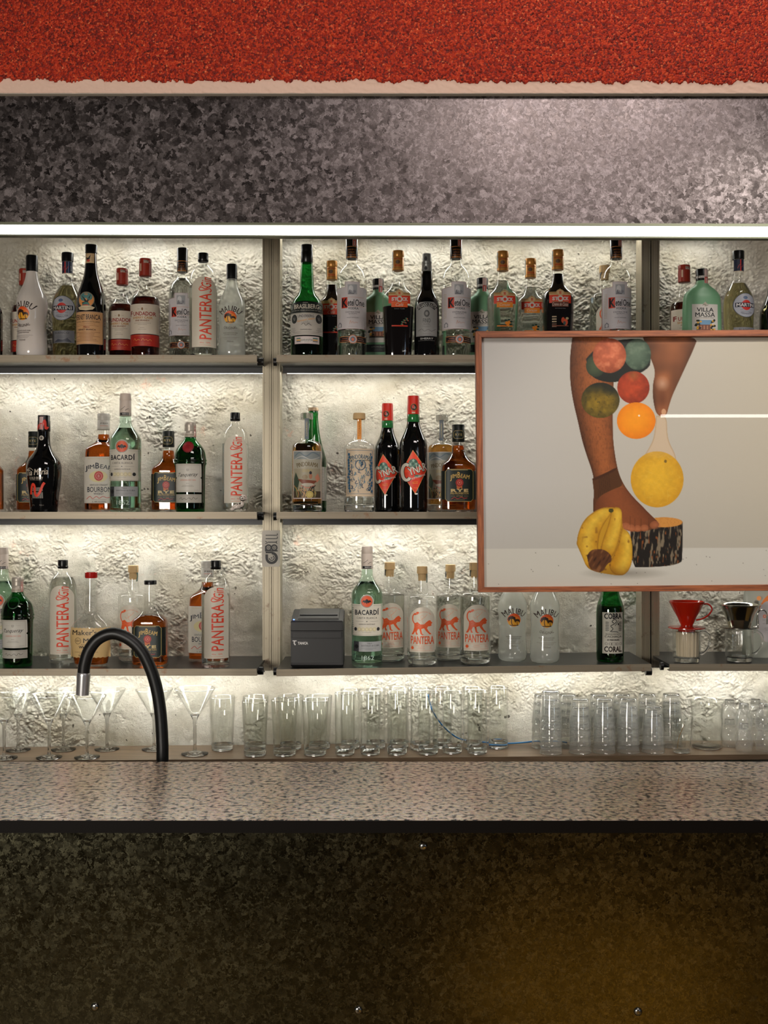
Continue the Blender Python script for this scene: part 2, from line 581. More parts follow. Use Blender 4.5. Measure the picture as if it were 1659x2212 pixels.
class Art:
    subs = None

    def sub(self, name):
        """start another separate label"""
        if self.subs is None:
            self.subs = []
        self.subs.append((self.cur, self.bm, self.mats))
        self.cur, self.bm, self.mats = name, bmesh.new(), []

    """flat artwork in (x, h) units; third coordinate is the layer"""
    def __init__(self):
        self.cur = None
        self.bm = bmesh.new()
        self.mats = []
        self.layer = 0

    def mi(self, m):
        if isinstance(m, tuple):
            m = ink(m)
        if m not in self.mats:
            self.mats.append(m)
        return self.mats.index(m)

    def geo(self, V, Fc, m):
        k = self.mi(m)
        self.layer += 1
        vs = [self.bm.verts.new((v[0], v[1], self.layer)) for v in V]
        for f in Fc:
            try:
                self.bm.faces.new([vs[i] for i in f]).material_index = k
            except ValueError:
                pass
        return self

    def poly(self, pts, m):
        if len(pts) > 4:
            from mathutils.geometry import tessellate_polygon
            t = tessellate_polygon([[Vector((p[0], p[1], 0)) for p in pts]])
            return self.geo(pts, t, m)
        return self.geo(pts, [tuple(range(len(pts)))], m)

    def rect(self, x0, h0, x1, h1, m):
        return self.poly([(x0, h0), (x1, h0), (x1, h1), (x0, h1)], m)

    def ell(self, cx, h, rx, rh, m, n=24):
        V = [(cx, h)] + [(cx + rx * math.cos(2 * math.pi * k / n), h + rh * math.sin(2 * math.pi * k / n)) for k in range(n)]
        return self.geo(V, [(0, 1 + k, 1 + (k + 1) % n) for k in range(n)], m)

    def ring(self, cx, h, r0, r1, m, n=24, a0=0.0, a1=360.0):
        V, Fc = [], []
        for k in range(n + 1):
            a = math.radians(a0 + (a1 - a0) * k / n)
            V += [(cx + r0 * math.cos(a), h + r0 * math.sin(a)), (cx + r1 * math.cos(a), h + r1 * math.sin(a))]
        for k in range(n):
            Fc.append((2 * k, 2 * k + 1, 2 * k + 3, 2 * k + 2))
        return self.geo(V, Fc, m)

    def frame(self, x0, h0, x1, h1, t, m):
        V = [(x0, h0), (x1, h0), (x1, h1), (x0, h1), (x0 + t, h0 + t), (x1 - t, h0 + t), (x1 - t, h1 - t), (x0 + t, h1 - t)]
        return self.geo(V, [(0, 1, 5, 4), (1, 2, 6, 5), (2, 3, 7, 6), (3, 0, 4, 7)], m)

    def stroke(self, pts, wd, m):
        P = spline([(p[0], p[1], 0) for p in pts], 4) if len(pts) > 2 else [Vector((p[0], p[1], 0)) for p in pts]
        V, Fc = [], []
        for i, p in enumerate(P):
            t = (P[min(i + 1, len(P) - 1)] - P[max(i - 1, 0)])
            t.normalize()
            n = Vector((-t.y, t.x, 0)) * wd / 2
            V += [(p.x + n.x, p.y + n.y), (p.x - n.x, p.y - n.y)]
        for k in range(len(P) - 1):
            Fc.append((2 * k, 2 * k + 1, 2 * k + 3, 2 * k + 2))
        return self.geo(V, Fc, m)

    def text(self, s, cx, h, wd, ht, m, rot=0.0, shear=0.0, bold=0.0, arc=0.0, space=1.0):
        if bold > 0 and 'M' in s:      # the font's M fills its notch when fattened: overlay shifted copies
            e = max(bold, 0.02) * ht * 1.1
            c_, s_ = math.cos(math.radians(rot)), math.sin(math.radians(rot))
            for k in (-1, 1):
                self.text(s, cx + k * e * c_, h + k * e * s_, wd - 2 * e, ht, m, rot, shear, 0.0, arc, space)
            wd, bold = wd - 2 * e, 0.0
        V, Fc = text_geo(s, bold, shear, space)
        W = V * np.array([wd, ht])
        if arc:
            a = W[:, 0] / arc
            r = arc + W[:, 1]
            W = np.stack([r * np.sin(a), r * np.cos(a) - arc], 1)
        if rot:
            c, s_ = math.cos(math.radians(rot)), math.sin(math.radians(rot))
            W = np.stack([W[:, 0] * c - W[:, 1] * s_, W[:, 0] * s_ + W[:, 1] * c], 1)
        W = W + np.array([cx, h])
        return self.geo([tuple(v) for v in W], Fc, m)

    def lines(self, cx, h, wd, n, pitch, m, t=0.5):
        for k in range(n):
            q = wd * (0.75 + 0.25 * math.sin(k * 2.3 + h))
            x = cx - q / 2
            while x < cx + q / 2:
                e = min(x + 1.6 + 1.8 * random.random(), cx + q / 2)
                self.rect(x, h - k * pitch - t / 2, e, h - k * pitch + t / 2, m)
                x = e + 0.6
        return self

    def palm(self, x, h, s, m):
        self.stroke([(x + 1 * s, h), (x - 0.5 * s, h + 6 * s), (x - 0.2 * s, h + 12 * s)], 1.3 * s, m)
        for a in (-35, -5, 30, 75, 110, 150, 185, 215):
            r = math.radians(a)
            px, ph = x + 7 * s * math.cos(r), h + 12 * s + 5 * s * math.sin(r)
            self.stroke([(x, h + 12 * s), ((x + px) / 2, (h + 12 * s + ph) / 2 + 1.6 * s), (px, ph - 1.5 * s)], 1.9 * s, m)
        return self

    def wrap(self, name, fn, base=0.35, step=0.03):
        """cut into narrow strips and lay on the surface y = -fn(x, h)"""
        bm = self.bm
        if not bm.verts:
            bm.free()
            return None
        xs = [v.co.x for v in bm.verts]
        hs = [v.co.y for v in bm.verts]
        for lo, hi, st, nrm in ((min(xs), max(xs), 3.0, (1, 0, 0)), (min(hs), max(hs), 9.0, (0, 1, 0))):
            k = math.ceil(lo / st)
            while k * st < hi:
                bmesh.ops.bisect_plane(bm, geom=bm.verts[:] + bm.edges[:] + bm.faces[:], dist=1e-4,
                                       plane_co=(k * st * nrm[0], k * st * nrm[1], 0), plane_no=nrm)
                k += 1
        for v in bm.verts:
            x, h, l = v.co
            v.co = (x, -fn(x, h) - base - step * l, h)
        bmesh.ops.recalc_face_normals(bm, faces=bm.faces)
        for f in bm.faces:
            if f.normal.y > 0:
                f.normal_flip()
        bmesh.ops.scale(bm, vec=(U, U, U), verts=bm.verts)
        me = bpy.data.meshes.new(name)
        bm.to_mesh(me)
        bm.free()
        me.shade_smooth()
        for m in self.mats:
            me.materials.append(m)
        return me


# ---------------------------------------------------------------- bottle kinds
KIND = {}


def kind(key, name, H, body, body_m, caps, art=None, liquid=None, sub=None, seg=44, solid_base=None):
    """body: profile list; caps: (part, material, profile); art: {part: function(Art)}; liquid: (level, material, floor)"""
    prof = chaikin(full(body), 2)
    parts = []
    bm = bmesh.new()
    loft_bm(bm, prof, seg, True, True)
    parts.append(('body', unit_mesh('body', bm, [body_m], True, 50), None))
    for cname, cm, cp in caps:
        bm = bmesh.new()
        loft_bm(bm, full(cp), 32)
        parts.append((cname, unit_mesh(cname, bm, [cm], True, 35), None))
    outer = [(p[0], p[1], p[2], p[3]) for p in prof]
    top_h = outer[-1][0]
    cps = []
    for cname, cm, cp in caps:
        cps += full(cp)

    def fn(x, h):
        if cps and h >= min(c[0] for c in cps):
            cand = [c for c in cps]
            hh = [c[0] for c in cand]
            order = np.argsort(hh, kind='stable')
            hw = float(np.interp(h, [hh[i] for i in order], [cand[i][1] for i in order]))
            dr, n = 1.0, 2.0
        else:
            hs = [o[0] for o in outer]
            hw = float(np.interp(h, hs, [o[1] for o in outer]))
            dr = float(np.interp(h, hs, [o[2] for o in outer]))
            n = float(np.interp(h, hs, [o[3] for o in outer]))
        q = min(abs(x) / max(hw, 0.1), 0.995)
        return hw * dr * (1 - q ** n) ** (1 / n)

    if liquid:
        lv, lm = liquid[0], liquid[1]
        fl = liquid[2] if len(liquid) > 2 else 3.0
        hs = [o[0] for o in outer]
        pts = []
        for h in np.linspace(fl, lv, 26):
            pts.append((h, float(np.interp(h, hs, [o[1] for o in outer])) - 1.6,
                        float(np.interp(h, hs, [o[2] for o in outer])), float(np.interp(h, hs, [o[3] for o in outer]))))
        pts = [(fl, pts[0][1] * 0.9, pts[0][2], pts[0][3])] + [(pts[0][0] + 1.0,) + pts[0][1:]] + pts[1:]
        bm = bmesh.new()
        loft_bm(bm, pts, seg)
        parts.append(('liquid', unit_mesh('liquid', bm, [lm], True, 50), None))
    if solid_base:
        hs = [o[0] for o in outer]
        pts = [(0.6, outer[0][1] - 1.5)]
        for h in np.linspace(2, solid_base, 6):
            pts.append((h, float(np.interp(h, hs, [o[1] for o in outer])) - 0.5))
        pts.append((solid_base + 1.0, pts[-1][1] - 5))
        bm = bmesh.new()
        loft_bm(bm, pts, seg)
        parts.append(('thick_base', unit_mesh('thick_base', bm, [M_SOLID], True, 50), None))
    for pname, draw in (art or {}).items():
        a = Art()
        draw(a)
        for nm_, bm_, ms_ in (a.subs or []) + [(a.cur, a.bm, a.mats)]:
            a.bm, a.mats = bm_, ms_
            me = a.wrap(nm_ or pname, fn)
            if me:
                parts.append((nm_ or pname, me, None))
    KIND[key] = (name, H, parts)


def Zrow(row, px, Y):
    if row == 'T': return EYE + 0.415
    if row == 'M': return EYE - 0.0005
    if row == 'B':
        if px < 580: return EYE - 0.4165
        if px > 1425: return EYE - 0.404
        return EYE - 0.418 + 0.014 * (px - 597) / 810.0
    if row == 'W':
        return EYE - 0.682 + 0.016 * (px / 1400.0)


ROWG = {'T': 'bottles on the top shelves', 'M': 'bottles on the middle shelves', 'B': 'bottles on the lowest shelves'}


def bottle(key, cx, ytop, Y, row, label, rot=0.0, cat='bottle', group=None, s=None, swap=None):
    name, H, parts = KIND[key]
    z = Zrow(row, cx, Y)
    if s is None:
        s = (PZ(ytop, Y) - z) / (H * U)
    root = empty(name, (PX(cx, Y), Y, z + 0.0006), label, cat, group or ROWG.get(row), math.radians(rot), s)
    for pname, me, _ in parts:
        mm = me
        if swap and pname in swap:
            mm = me.copy()
            mm.materials[0] = swap[pname]
        link(pname, mm, root)
    return root


# ================================================================ THE SETTING
def vnoise(X, Y, seed, cell):
    rs = np.random.RandomState(seed)
    gx, gy = X / cell, Y / cell
    x0, y0 = np.floor(gx).astype(int), np.floor(gy).astype(int)
    fx, fy = gx - x0, gy - y0
    fx, fy = fx * fx * (3 - 2 * fx), fy * fy * (3 - 2 * fy)
    ox, oy = x0.min(), y0.min()
    G = rs.rand(y0.max() - oy + 3, x0.max() - ox + 3)
    a, b = G[y0 - oy, x0 - ox], G[y0 - oy, x0 - ox + 1]
    c, d = G[y0 - oy + 1, x0 - ox], G[y0 - oy + 1, x0 - ox + 1]
    return (a * (1 - fx) + b * fx) * (1 - fy) + (c * (1 - fx) + d * fx) * fy


def grid_mesh(name, X, Y, Z, mats, smooth=True, cols=None, mask=None, parent=None):
    h, wd = X.shape
    co = np.stack([X, Y, Z], -1).reshape(-1, 3).astype(np.float32)
    i = np.arange(h * wd).reshape(h, wd)
    q = np.stack([i[:-1, :-1], i[:-1, 1:], i[1:, 1:], i[1:, :-1]], -1).reshape(-1, 4)
    if mask is not None:
        q = q[mask.reshape(-1)]
    me = bpy.data.meshes.new(name)
    me.vertices.add(len(co)); me.vertices.foreach_set('co', co.ravel())
    me.loops.add(q.size); me.loops.foreach_set('vertex_index', q.ravel().astype(np.int32))
    me.polygons.add(len(q)); me.polygons.foreach_set('loop_start', np.arange(0, q.size, 4, dtype=np.int32))
    me.update(calc_edges=True)
    me.validate()
    if cols is not None:
        at = me.color_attributes.new('Col', 'FLOAT_COLOR', 'POINT')
        at.data.foreach_set('color', cols.reshape(-1, 4).astype(np.float32).ravel())
    if smooth:
        me.shade_smooth()
    return link(name, me, parent, mats)


# rough white plaster wall behind the shelves
WALL_Y = 3.232
xs = np.arange(-1.45, 1.45, 0.0018)
zs = np.arange(0.84, 2.42, 0.0018)
X, Z = np.meshgrid(xs, zs)
wx = X + 0.02 * (vnoise(X, Z, 1, 0.05) - 0.5)
wz = Z + 0.02 * (vnoise(X, Z, 2, 0.05) - 0.5)
crust = np.zeros_like(X)
for k, (c, a) in enumerate(((0.11, 3.0), (0.045, 2.0), (0.024, 2.3), (0.0135, 2.7), (0.0078, 2.4), (0.0047, 1.8))):
    n = vnoise(wx * (1 + 0.07 * k) + 0.3 * k * wz, wz * (1.1 + 0.03 * k) - 0.2 * k * wx, 11 + k, c)
    crust += a * (np.abs(2 * n - 1)) * 1.5 if k in (1, 2, 3, 4) else a * n
crust -= 6.5
plain = 3.0 * vnoise(wx, wz, 31, 0.16) + 2.0 * vnoise(wx, wz * 1.6, 32, 0.05) + 0.9 * vnoise(wx, wz, 33, 0.016) + 0.6 * vnoise(wx, wz, 35, 0.007) - 2.0
m = vnoise(X, Z, 41, 0.13) * 0.5 + vnoise(X, Z, 42, 0.05) * 0.3 + vnoise(wx, wz, 43, 0.018) * 0.2
band = np.interp(Z, [0.80, 0.90, 1.02, 1.14, 1.25, 1.42, 1.52, 1.56, 1.70, 1.85, 1.95, 2.05, 2.3],
                 [0.24, 0.30, 0.52, 0.56, 0.30, 0.42, 0.62, 0.58, 0.32, 0.46, 0.68, 0.88, 1.0])
k = np.clip((band - m) * 6 + 0.5, 0, 1)
disp = (crust * k * 0.9 + plain * (1 - k)) * 0.001
tag(grid_mesh('wall_back', X, WALL_Y - disp, Z, [M_PLASTER]), kind='structure')
tag(box('wall_back_core', -2.4, 2.4, WALL_Y + 0.012, WALL_Y + 0.12, 0, 3.3, pbr('wall_core', (200, 195, 185), 0.9)), kind='structure')
bpy.data.objects['wall_back_core'].name = 'wall_rear'
tag(box('floor', -3.5, 3.5, -1.5, WALL_Y, -0.06, 0.0, m_wood('floor_boards', (110, 84, 40), (170, 134, 66), (1, 0.1, 1), 9.0, 0.5)), kind='structure')

# red granulated bulkhead with a bare plaster rim above the sheet metal hood
RY = 2.60
zb, zt = PZ(197, RY), PZ(-60, RY)
x0, x1 = PX(-60, RY), PX(1720, RY)
xs = np.arange(x0, x1, 0.0016); zs = np.arange(zb, zt, 0.0016)
X, Z = np.meshgrid(xs, zs)
rag = PZ(176, RY) - (X - x0) * 0.0028 + 0.007 * (vnoise(X, Z * 0, 51, 0.035) - 0.5) + 0.008 * (vnoise(X, Z * 0, 52, 0.011) - 0.5) + 0.005 * (vnoise(X, Z * 0, 53, 0.004) - 0.5)
d = 1.8 * vnoise(X, Z, 54, 0.0042) + 1.2 * vnoise(X, Z, 55, 0.008) + 1.5 * vnoise(X, Z, 56, 0.05)
groove = np.exp(-((Z - PZ(112, RY)) / 0.006) ** 2) * 2.0 * vnoise(X, Z, 57, 0.03)
Yr = RY - (d - groove) * 0.001
Yr = np.where(Z < rag + 0.0032, RY + 0.004, Yr)
red = grid_mesh('wall_bulkhead', X, Yr, Z, [M_RED], mask=(Z[:-1, :-1] > rag[:-1, :-1]))
tag(red, kind='structure')
xs = np.arange(x0, x1, 0.0022); zs = np.arange(PZ(197, RY) - 0.004, PZ(166, RY), 0.0018)
X, Z = np.meshgrid(xs, zs)
m_rim = pbr('rim_plaster', (214, 184, 166), 0.9)
tag(grid_mesh('trim_1', X, RY + 0.0035 - 0.001 * (2.2 * vnoise(X + Z, Z * 1.4, 61, 0.012) + 1.2 * vnoise(X, Z, 62, 0.004)), Z, [m_rim]), kind='structure')
tag(box('wall_lintel', x0, x1, RY + 0.0065, WALL_Y - 0.01, zb - 0.004, zt, pbr('wall_core', (200, 195, 185), 0.9)), kind='structure')

# hood
HY = 2.62
def quad_sheet(name, pts_front, depth, m, parent=None, bev=0.0015):
    bm = bmesh.new()
    a = [bm.verts.new(p) for p in pts_front]
    b = [bm.verts.new((p[0], p[1] + depth, p[2])) for p in pts_front]
    bm.faces.new(a); bm.faces.new(b[::-1])
    n = len(a)
    for i in range(n):
        bm.faces.new((a[i], b[i], b[(i + 1) % n], a[(i + 1) % n]))
    bmesh.ops.recalc_face_normals(bm, faces=bm.faces)
    if bev:
        bmesh.ops.bevel(bm, geom=bm.edges[:], offset=bev, segments=2, affect='EDGES')
    return from_bm(name, bm, m, parent)


hood = empty('metal_hood', (0, HY, PZ(484, HY)), 'wide galvanized sheet metal hood above the shelves, under the red wall', 'hood')
L_, R_ = PX(-60, HY), PX(1720, HY)
def loc(o):   # children keep world placement
    o.matrix_parent_inverse = Matrix.Translation(o.parent.location).inverted()
    return o
hp = quad_sheet('front_sheet', [(L_, HY, PZ(481, HY)), (R_, HY, PZ(485, HY)), (R_, HY, PZ(201, HY)), (L_, HY, PZ(194, HY))], 0.03, M_DUCT, hood)
loc(hp)
m_edge = pbr('hood_edge', (120, 124, 104), 0.35, 0.7)
loc(quad_sheet('bottom_flange', [(L_, HY - 0.004, PZ(486, HY)), (R_, HY - 0.004, PZ(490, HY)), (R_, HY - 0.004, PZ(484, HY)), (L_, HY - 0.004, PZ(480, HY))], 0.03, m_edge, hood, 0.0006))
lamp_t = empty('light_profile', (0, HY, PZ(512, HY)), 'long bright white light strip running under the metal hood', 'light')
loc(quad_sheet('diffuser', [(L_, HY + 0.002, PZ(506, HY)), (R_, HY + 0.002, PZ(512, HY)), (R_, HY + 0.002, PZ(490.5, HY)), (L_, HY + 0.002, PZ(486.5, HY))], 0.008, M_LEDT, lamp_t, 0))
loc(quad_sheet('profile_lip', [(L_, HY - 0.002, PZ(509, HY)), (R_, HY - 0.002, PZ(516, HY)), (R_, HY - 0.002, PZ(512, HY)), (L_, HY - 0.002, PZ(506, HY))], 0.022, m_edge, lamp_t, 0.0004))
loc(quad_sheet('back_blocker', [(L_, HY + 0.0102, PZ(509, HY)), (R_, HY + 0.0102, PZ(516, HY)), (R_, HY + 0.0102, PZ(491, HY)), (L_, HY + 0.0102, PZ(487, HY))], 0.002, m_edge, lamp_t, 0))  # unseen blocker added to keep the strip's light off the uprights
rl = empty('light_profile', (0, 3.11, EYE + 0.80), 'light strip close to the wall behind the hood, above the top bottles', 'light')
loc(box('channel', L_, R_, 3.14, 3.175, EYE + 0.792, EYE + 0.815, M_BLACK, rl))
loc(box('diffuser', L_ + 0.01, R_ - 0.01, 3.143, 3.172, EYE + 0.789, EYE + 0.7915, M_LEDR, rl))

# uprights
for a, b, zb_px, lab in ((567, 585.6, 1449, 'left aluminium upright of the pair holding the sticker card'),
                         (586.8, 605, 1449, 'right aluminium upright of the pair holding the sticker card'),
                         (1386, 1404.5, 1452, 'left aluminium upright of the pair behind the framed picture'),
                         (1407.5, 1424.5, 1441, 'right aluminium upright of the pair behind the framed picture')):
    Y = 3.12
    xa, xb, z0, z1 = PX(a, Y), PX(b, Y), PZ(zb_px, Y), EYE + 0.80
    bm = bmesh.new()
    wq = xb - xa
    g = wq * 0.16
    pts = [(0, 0), (g, 0), (g, 0.002), (g * 1.5, 0.002), (g * 1.5, 0), (wq - g * 1.5, 0), (wq - g * 1.5, 0.002), (wq - g, 0.002), (wq - g, 0), (wq, 0), (wq, 0.07), (0, 0.07)]
    lo = [bm.verts.new((xa + p[0], Y + p[1], z0)) for p in pts]
    hi = [bm.verts.new((xa + p[0], Y + p[1], z1)) for p in pts]
    bm.faces.new(lo); bm.faces.new(hi[::-1])
    for i in range(len(pts)):
        j = (i + 1) % len(pts)
        bm.faces.new((lo[i], lo[j], hi[j], hi[i]))
    tag(from_bm('shelf_upright', bm, M_POST), lab, 'upright', 'aluminium uprights of the shelving')

# shelves
SF, SB, LY = 2.94, 3.205, 3.136


def shelf(xa, xb, za, zb_, lab, ledm, clampL, clampR, cd=0.0365):
    """xa, xb in photo columns at the front edge; za, zb_ heights of the lip top at both ends"""
    X0, X1 = PX(xa, SF), PX(xb, SF)
    root = empty('bottle_shelf', (X0, SF, za), lab, 'shelf', 'metal bottle shelves')

    def slab(name, y0, y1, t0, t1, m, bev=0.0, ins=0.0):
        bm = bmesh.new()
        A0, A1 = X0 + ins, X1 - ins
        vs = []
        for x, zc in ((A0, za), (A1, zb_)):
            for y in (y0, y1):
                for t in (t0, t1):
                    vs.append(bm.verts.new((x, y, zc + t)))
        for f in ((0, 1, 3, 2), (4, 6, 7, 5), (0, 4, 5, 1), (2, 3, 7, 6), (0, 2, 6, 4), (1, 5, 7, 3)):
            bm.faces.new([vs[i] for i in f])
        if bev:
            bmesh.ops.recalc_face_normals(bm, faces=bm.faces)
            bmesh.ops.bevel(bm, geom=bm.edges[:], offset=bev, segments=2, affect='EDGES')
        return loc(from_bm(name, bm, m, root))
    slab('plate', SF + 0.003, SB, -0.0075, -0.0004, M_PLATE)
    slab('lip', SF, SF + 0.004, -0.0185, 0.0, M_LIP, 0.0008)
    slab('bottom_flange', SF + 0.004, SF + 0.025, -0.0185, -0.016, M_LIP)
    pr = slab('light_channel', LY, LY + 0.035, -cd + 0.0055, -0.0078, M_BLACK)
    slab('diffuser', LY + 0.004, LY + 0.031, -cd + 0.003, -cd + 0.0053, ledm, ins=0.01)
    slab('channel_lip', LY - 0.002, LY + 0.0005, -cd, -0.0078, M_BLACK)
    for on, x in ((clampL, X0 + 0.0), (clampR, X1)):
        if on:
            bm = bmesh.new()
            tube_bm(bm, [(x - 0.004, SF + 0.05, za - 0.012), (x + 0.012 if x > X0 else x - 0.012, SF + 0.05, za - 0.012)], 0.011, 14)
            loc(from_bm('end_clamp', bm, M_BLACK, root, True, 40))
    return root


M_CARD = pbr('sticker_white', (206, 200, 186), 0.5)
shelf(-150, 555, EYE + 0.4165, EYE + 0.4165, 'top left metal shelf holding the fernet and coconut rum bottles', M_LEDM, 0, 1, 0.0245)
shelf(597, 1400, EYE + 0.4165, EYE + 0.4165, 'top middle metal shelf with rust marks on its lip, partly behind the framed picture', M_LEDM, 1, 0, 0.0245)
shelf(1437, 1790, EYE + 0.4165, EYE + 0.4165, 'top right metal shelf hidden behind the upper part of the picture', M_LEDM, 0, 0, 0.0245)
shelf(-150, 555, EYE + 0.0003, EYE + 0.0003, 'middle left metal shelf with the dog figurine at its end', M_LEDM, 0, 1)
shelf(597, 1400, EYE + 0.0003, EYE + 0.0003, 'centre metal shelf with the two red capped artichoke liqueur bottles', M_LEDM, 1, 0)
shelf(1437, 1790, EYE + 0.0003, EYE + 0.0003, 'middle right metal shelf hidden behind the picture', M_LEDM, 0, 0)
shelf(-150, 555, EYE - 0.4157, EYE - 0.4157, 'lowest left metal shelf, behind the black tap', M_LEDL, 0, 1)
shelf(597, 1407, EYE - 0.4172, EYE - 0.4032, 'lowest middle metal shelf carrying the black receipt printer', M_LEDL, 1, 1)
shelf(1446, 1790, EYE - 0.4032, EYE - 0.4025, 'lowest right metal shelf carrying the coffee drippers', M_LEDL, 1, 0)

# back counter
bm = bmesh.new()
BYF, BYB = 3.035, 3.222
XA, XB = PX(-200, BYF), PX(1790, BYF)
ZA, ZB = Zrow('W', -200, 3.1), Zrow('W', 1790, 3.1)
vs = []
for x, zc in ((XA, ZA), (XB, ZB)):
    for y in (BYF, BYB):
        for t in (-0.014, 0.0):
            vs.append(bm.verts.new((x, y, zc + t)))
for f in ((0, 1, 3, 2), (4, 6, 7, 5), (0, 4, 5, 1), (2, 3, 7, 6), (0, 2, 6, 4), (1, 5, 7, 3)):
    bm.faces.new([vs[i] for i in f])
bc = empty('back_counter', (0, BYF, 0), 'brown wood laminate back counter along the plaster wall, carrying all the glasses', 'counter')
from_bm('worktop', bm, M_COUNTER, bc); loc(bc.children[0])
loc(box('cabinet_body', XA + 0.02, XB - 0.02, BYF + 0.03, BYB, 0.0, EYE + ZA - EYE - 0.04, pbr('cabinet_dark', (40, 34, 30), 0.6), bc))

# bar counter
BF, BB = 1.90, 2.347
TZ = EYE - 0.528
bar = empty('bar_counter', (0, BF, 0), 'bar counter with speckled pink granite top and dark galvanized front', 'bar counter')
loc(box('countertop', -1.6, 1.6, BF, BB, TZ - 0.020, TZ, M_GRANITE, bar, 0.0015))
loc(box('edge_strip', -1.6, 1.6, BF - 0.003, BF - 0.0002, TZ - 0.021, TZ - 0.0004, pbr('dark_edge', (9, 6, 4), 0.6, spec=0.15), bar))
loc(box('front_panel', -1.6, 1.6, BF + 0.030, BF + 0.045, 0.02, TZ - 0.0202, M_PANEL, bar))
loc(box('rear_panel', -1.6, 1.6, BB - 0.06, BB - 0.045, 0.02, TZ - 0.0202, pbr('cabinet_dark', (40, 34, 30), 0.6), bar))
m_scr = pbr('screw_steel', (150, 150, 146), 0.25, 1.0)
for px, py in ((205, 2175), (774, 2182), (1378, 2185), (914, 1828)):
    Y = BF + 0.030
    bm = bmesh.new()
    loft_bm(bm, [(-0.001, 0.0072), (0.0014, 0.0072), (0.0034, 0.0052), (0.0042, 0.0024)], 20)
    for v in bm.verts:
        v.co = Vector((PX(px, Y) + v.co.x, Y - v.co.z, PZ(py, Y) + v.co.y))
    s_ = loc(from_bm('screw', bm, m_scr, bar, True, 50))
    bm = bmesh.new()
    box_bm(bm, PX(px, Y) - 0.0022, PX(px, Y) + 0.0022, Y - 0.0046, Y - 0.004, PZ(py, Y) - 0.0005, PZ(py, Y) + 0.0005)
    from_bm('slot', bm, M_BLACK, s_)
# sink cabinet in the aisle behind the bar
sk = tag(box('sink_cabinet', PX(150, 2.4), PX(520, 2.4), BB + 0.01, 2.66, 0.0, 0.83, pbr('steel_worktop', (150, 150, 150), 0.3, 0.9), None, 0.004),
         'steel sink cabinet behind the bar that carries the black tap', 'cabinet')

# ================================================================ BOTTLE KINDS
WHT, BLK, IVO = (206, 198, 190), (24, 22, 22), (212, 200, 182)
ORG, GLD, RED_ = (232, 84, 44), (196, 150, 84), (206, 52, 32)


def art_malibu(orig):
    def f(a):
        a.text('MALIBU', 0, 112, 52, 13, (44, 26, 22), bold=0.008, arc=34, space=1.1)
        a.ell(0, 92, 14.5, 14.5, (232, 92, 40))
        a.ell(0, 90, 14.0, 11.0, (240, 130, 40))
        a.ell(0, 86.5, 12.8, 8.6, (242, 172, 48))
        a.rect(-9.5, 79.4, 9.5, 81.2, (60, 30, 20))
        a.palm(-5, 80, 1.25, (58, 34, 22))
        a.palm(7, 80, 0.85, (58, 34, 22))
        if orig:
            a.text('ORIGINAL', 0, 66, 31, 6, (60, 34, 30), arc=-34, space=1.1)
        a.text('MADE WITH RUM AND', 0, 55, 34, 2.6, (70, 50, 44))
        a.text('COCONUT FLAVOUR', 0, 51, 28, 2.6, (70, 50, 44))
        a.lines(0, 45, 44, 3, 2.6, (90, 70, 66))
        a.text('750ml', 0, 35, 15, 3.6, (70, 50, 44))
    return f


MAL = [(0, 27), (3, 31), (14, 33), (45, 31), (72, 29.5), (100, 32), (118, 33), (132, 31), (150, 22), (165, 15.5), (180, 12.5), (188, 11.5)]
MCAP = [('cap', M_CAPBLACK, [(186, 11.5), (187, 12.6), (218, 12.6), (221, 11.6)])]
kind('malibu', 'rum_bottle', 221, MAL, M_MILK, MCAP, {'label': art_malibu(True)})
kind('malibu_clear', 'rum_bottle', 221, MAL, M_FROST, MCAP, {'label': art_malibu(True)})
kind('malibu_clear2', 'rum_bottle', 221, MAL, M_FROST, MCAP, {'label': art_malibu(False)})


def stamp(a, x, h0, h1, wd=6.0, c=(198, 172, 168), c2=(196, 70, 56)):
    a.rect(x - wd / 2, h0, x + wd / 2, h1, c)
    a.rect(x - wd / 2 + 1, h0 + 1, x + wd / 2 - 1, h0 + (h1 - h0) * 0.45, c2)
    a.rect(x - wd / 6, h0 + 1.6, x + wd / 6, h0 + (h1 - h0) * 0.38, c)


def art_fund(a):
    a.rect(-30.8, 48, 30.8, 112, IVO)
    a.ell(0, 101, 2.0, 3.0, (130, 92, 40)); a.lines(-8, 101, 5, 1, 2, (90, 60, 50)); a.lines(8, 101, 5, 1, 2, (90, 60, 50))
    a.text('F', -25.5, 92, 5.5, 11, (124, 34, 24), bold=0.03)
    a.text('UNDADOR', 3.5, 91, 47, 8.6, (150, 34, 26), bold=0.02)
    a.text('SHERRY CASK', 0, 82.5, 43, 5, (186, 130, 62), bold=0.02)
    a.text('FINE BRANDY', 0, 76.5, 30, 3.4, (132, 74, 44), bold=0.02)
    a.lines(0, 71, 36, 2, 3.2, (90, 70, 60)); a.lines(0, 61, 20, 2, 3.5, (110, 90, 80))
    a.rect(-30.8, 46.6, 30.8, 48, (30, 14, 12))
    a.rect(-30.8, 22, 30.8, 46.4, (168, 40, 30))
    a.lines(0, 44, 46, 1, 2, (214, 140, 70))
    a.stroke([(-19, 34), (-16, 38), (-13, 33), (-9, 36), (-5, 34)], 0.8, (218, 150, 76))
    a.stroke([(-2, 33), (2, 38), (5, 34), (9, 36), (12, 33), (16, 36), (19, 33)], 0.8, (218, 150, 76))
    a.lines(0, 28, 40, 2, 3, (206, 120, 60))


def art_fund_cap(a):
    stamp(a, 4, 203, 214, 10, (170, 150, 138), (60, 50, 46))
    a.rect(-9, 186, -6, 202, (206, 176, 150))


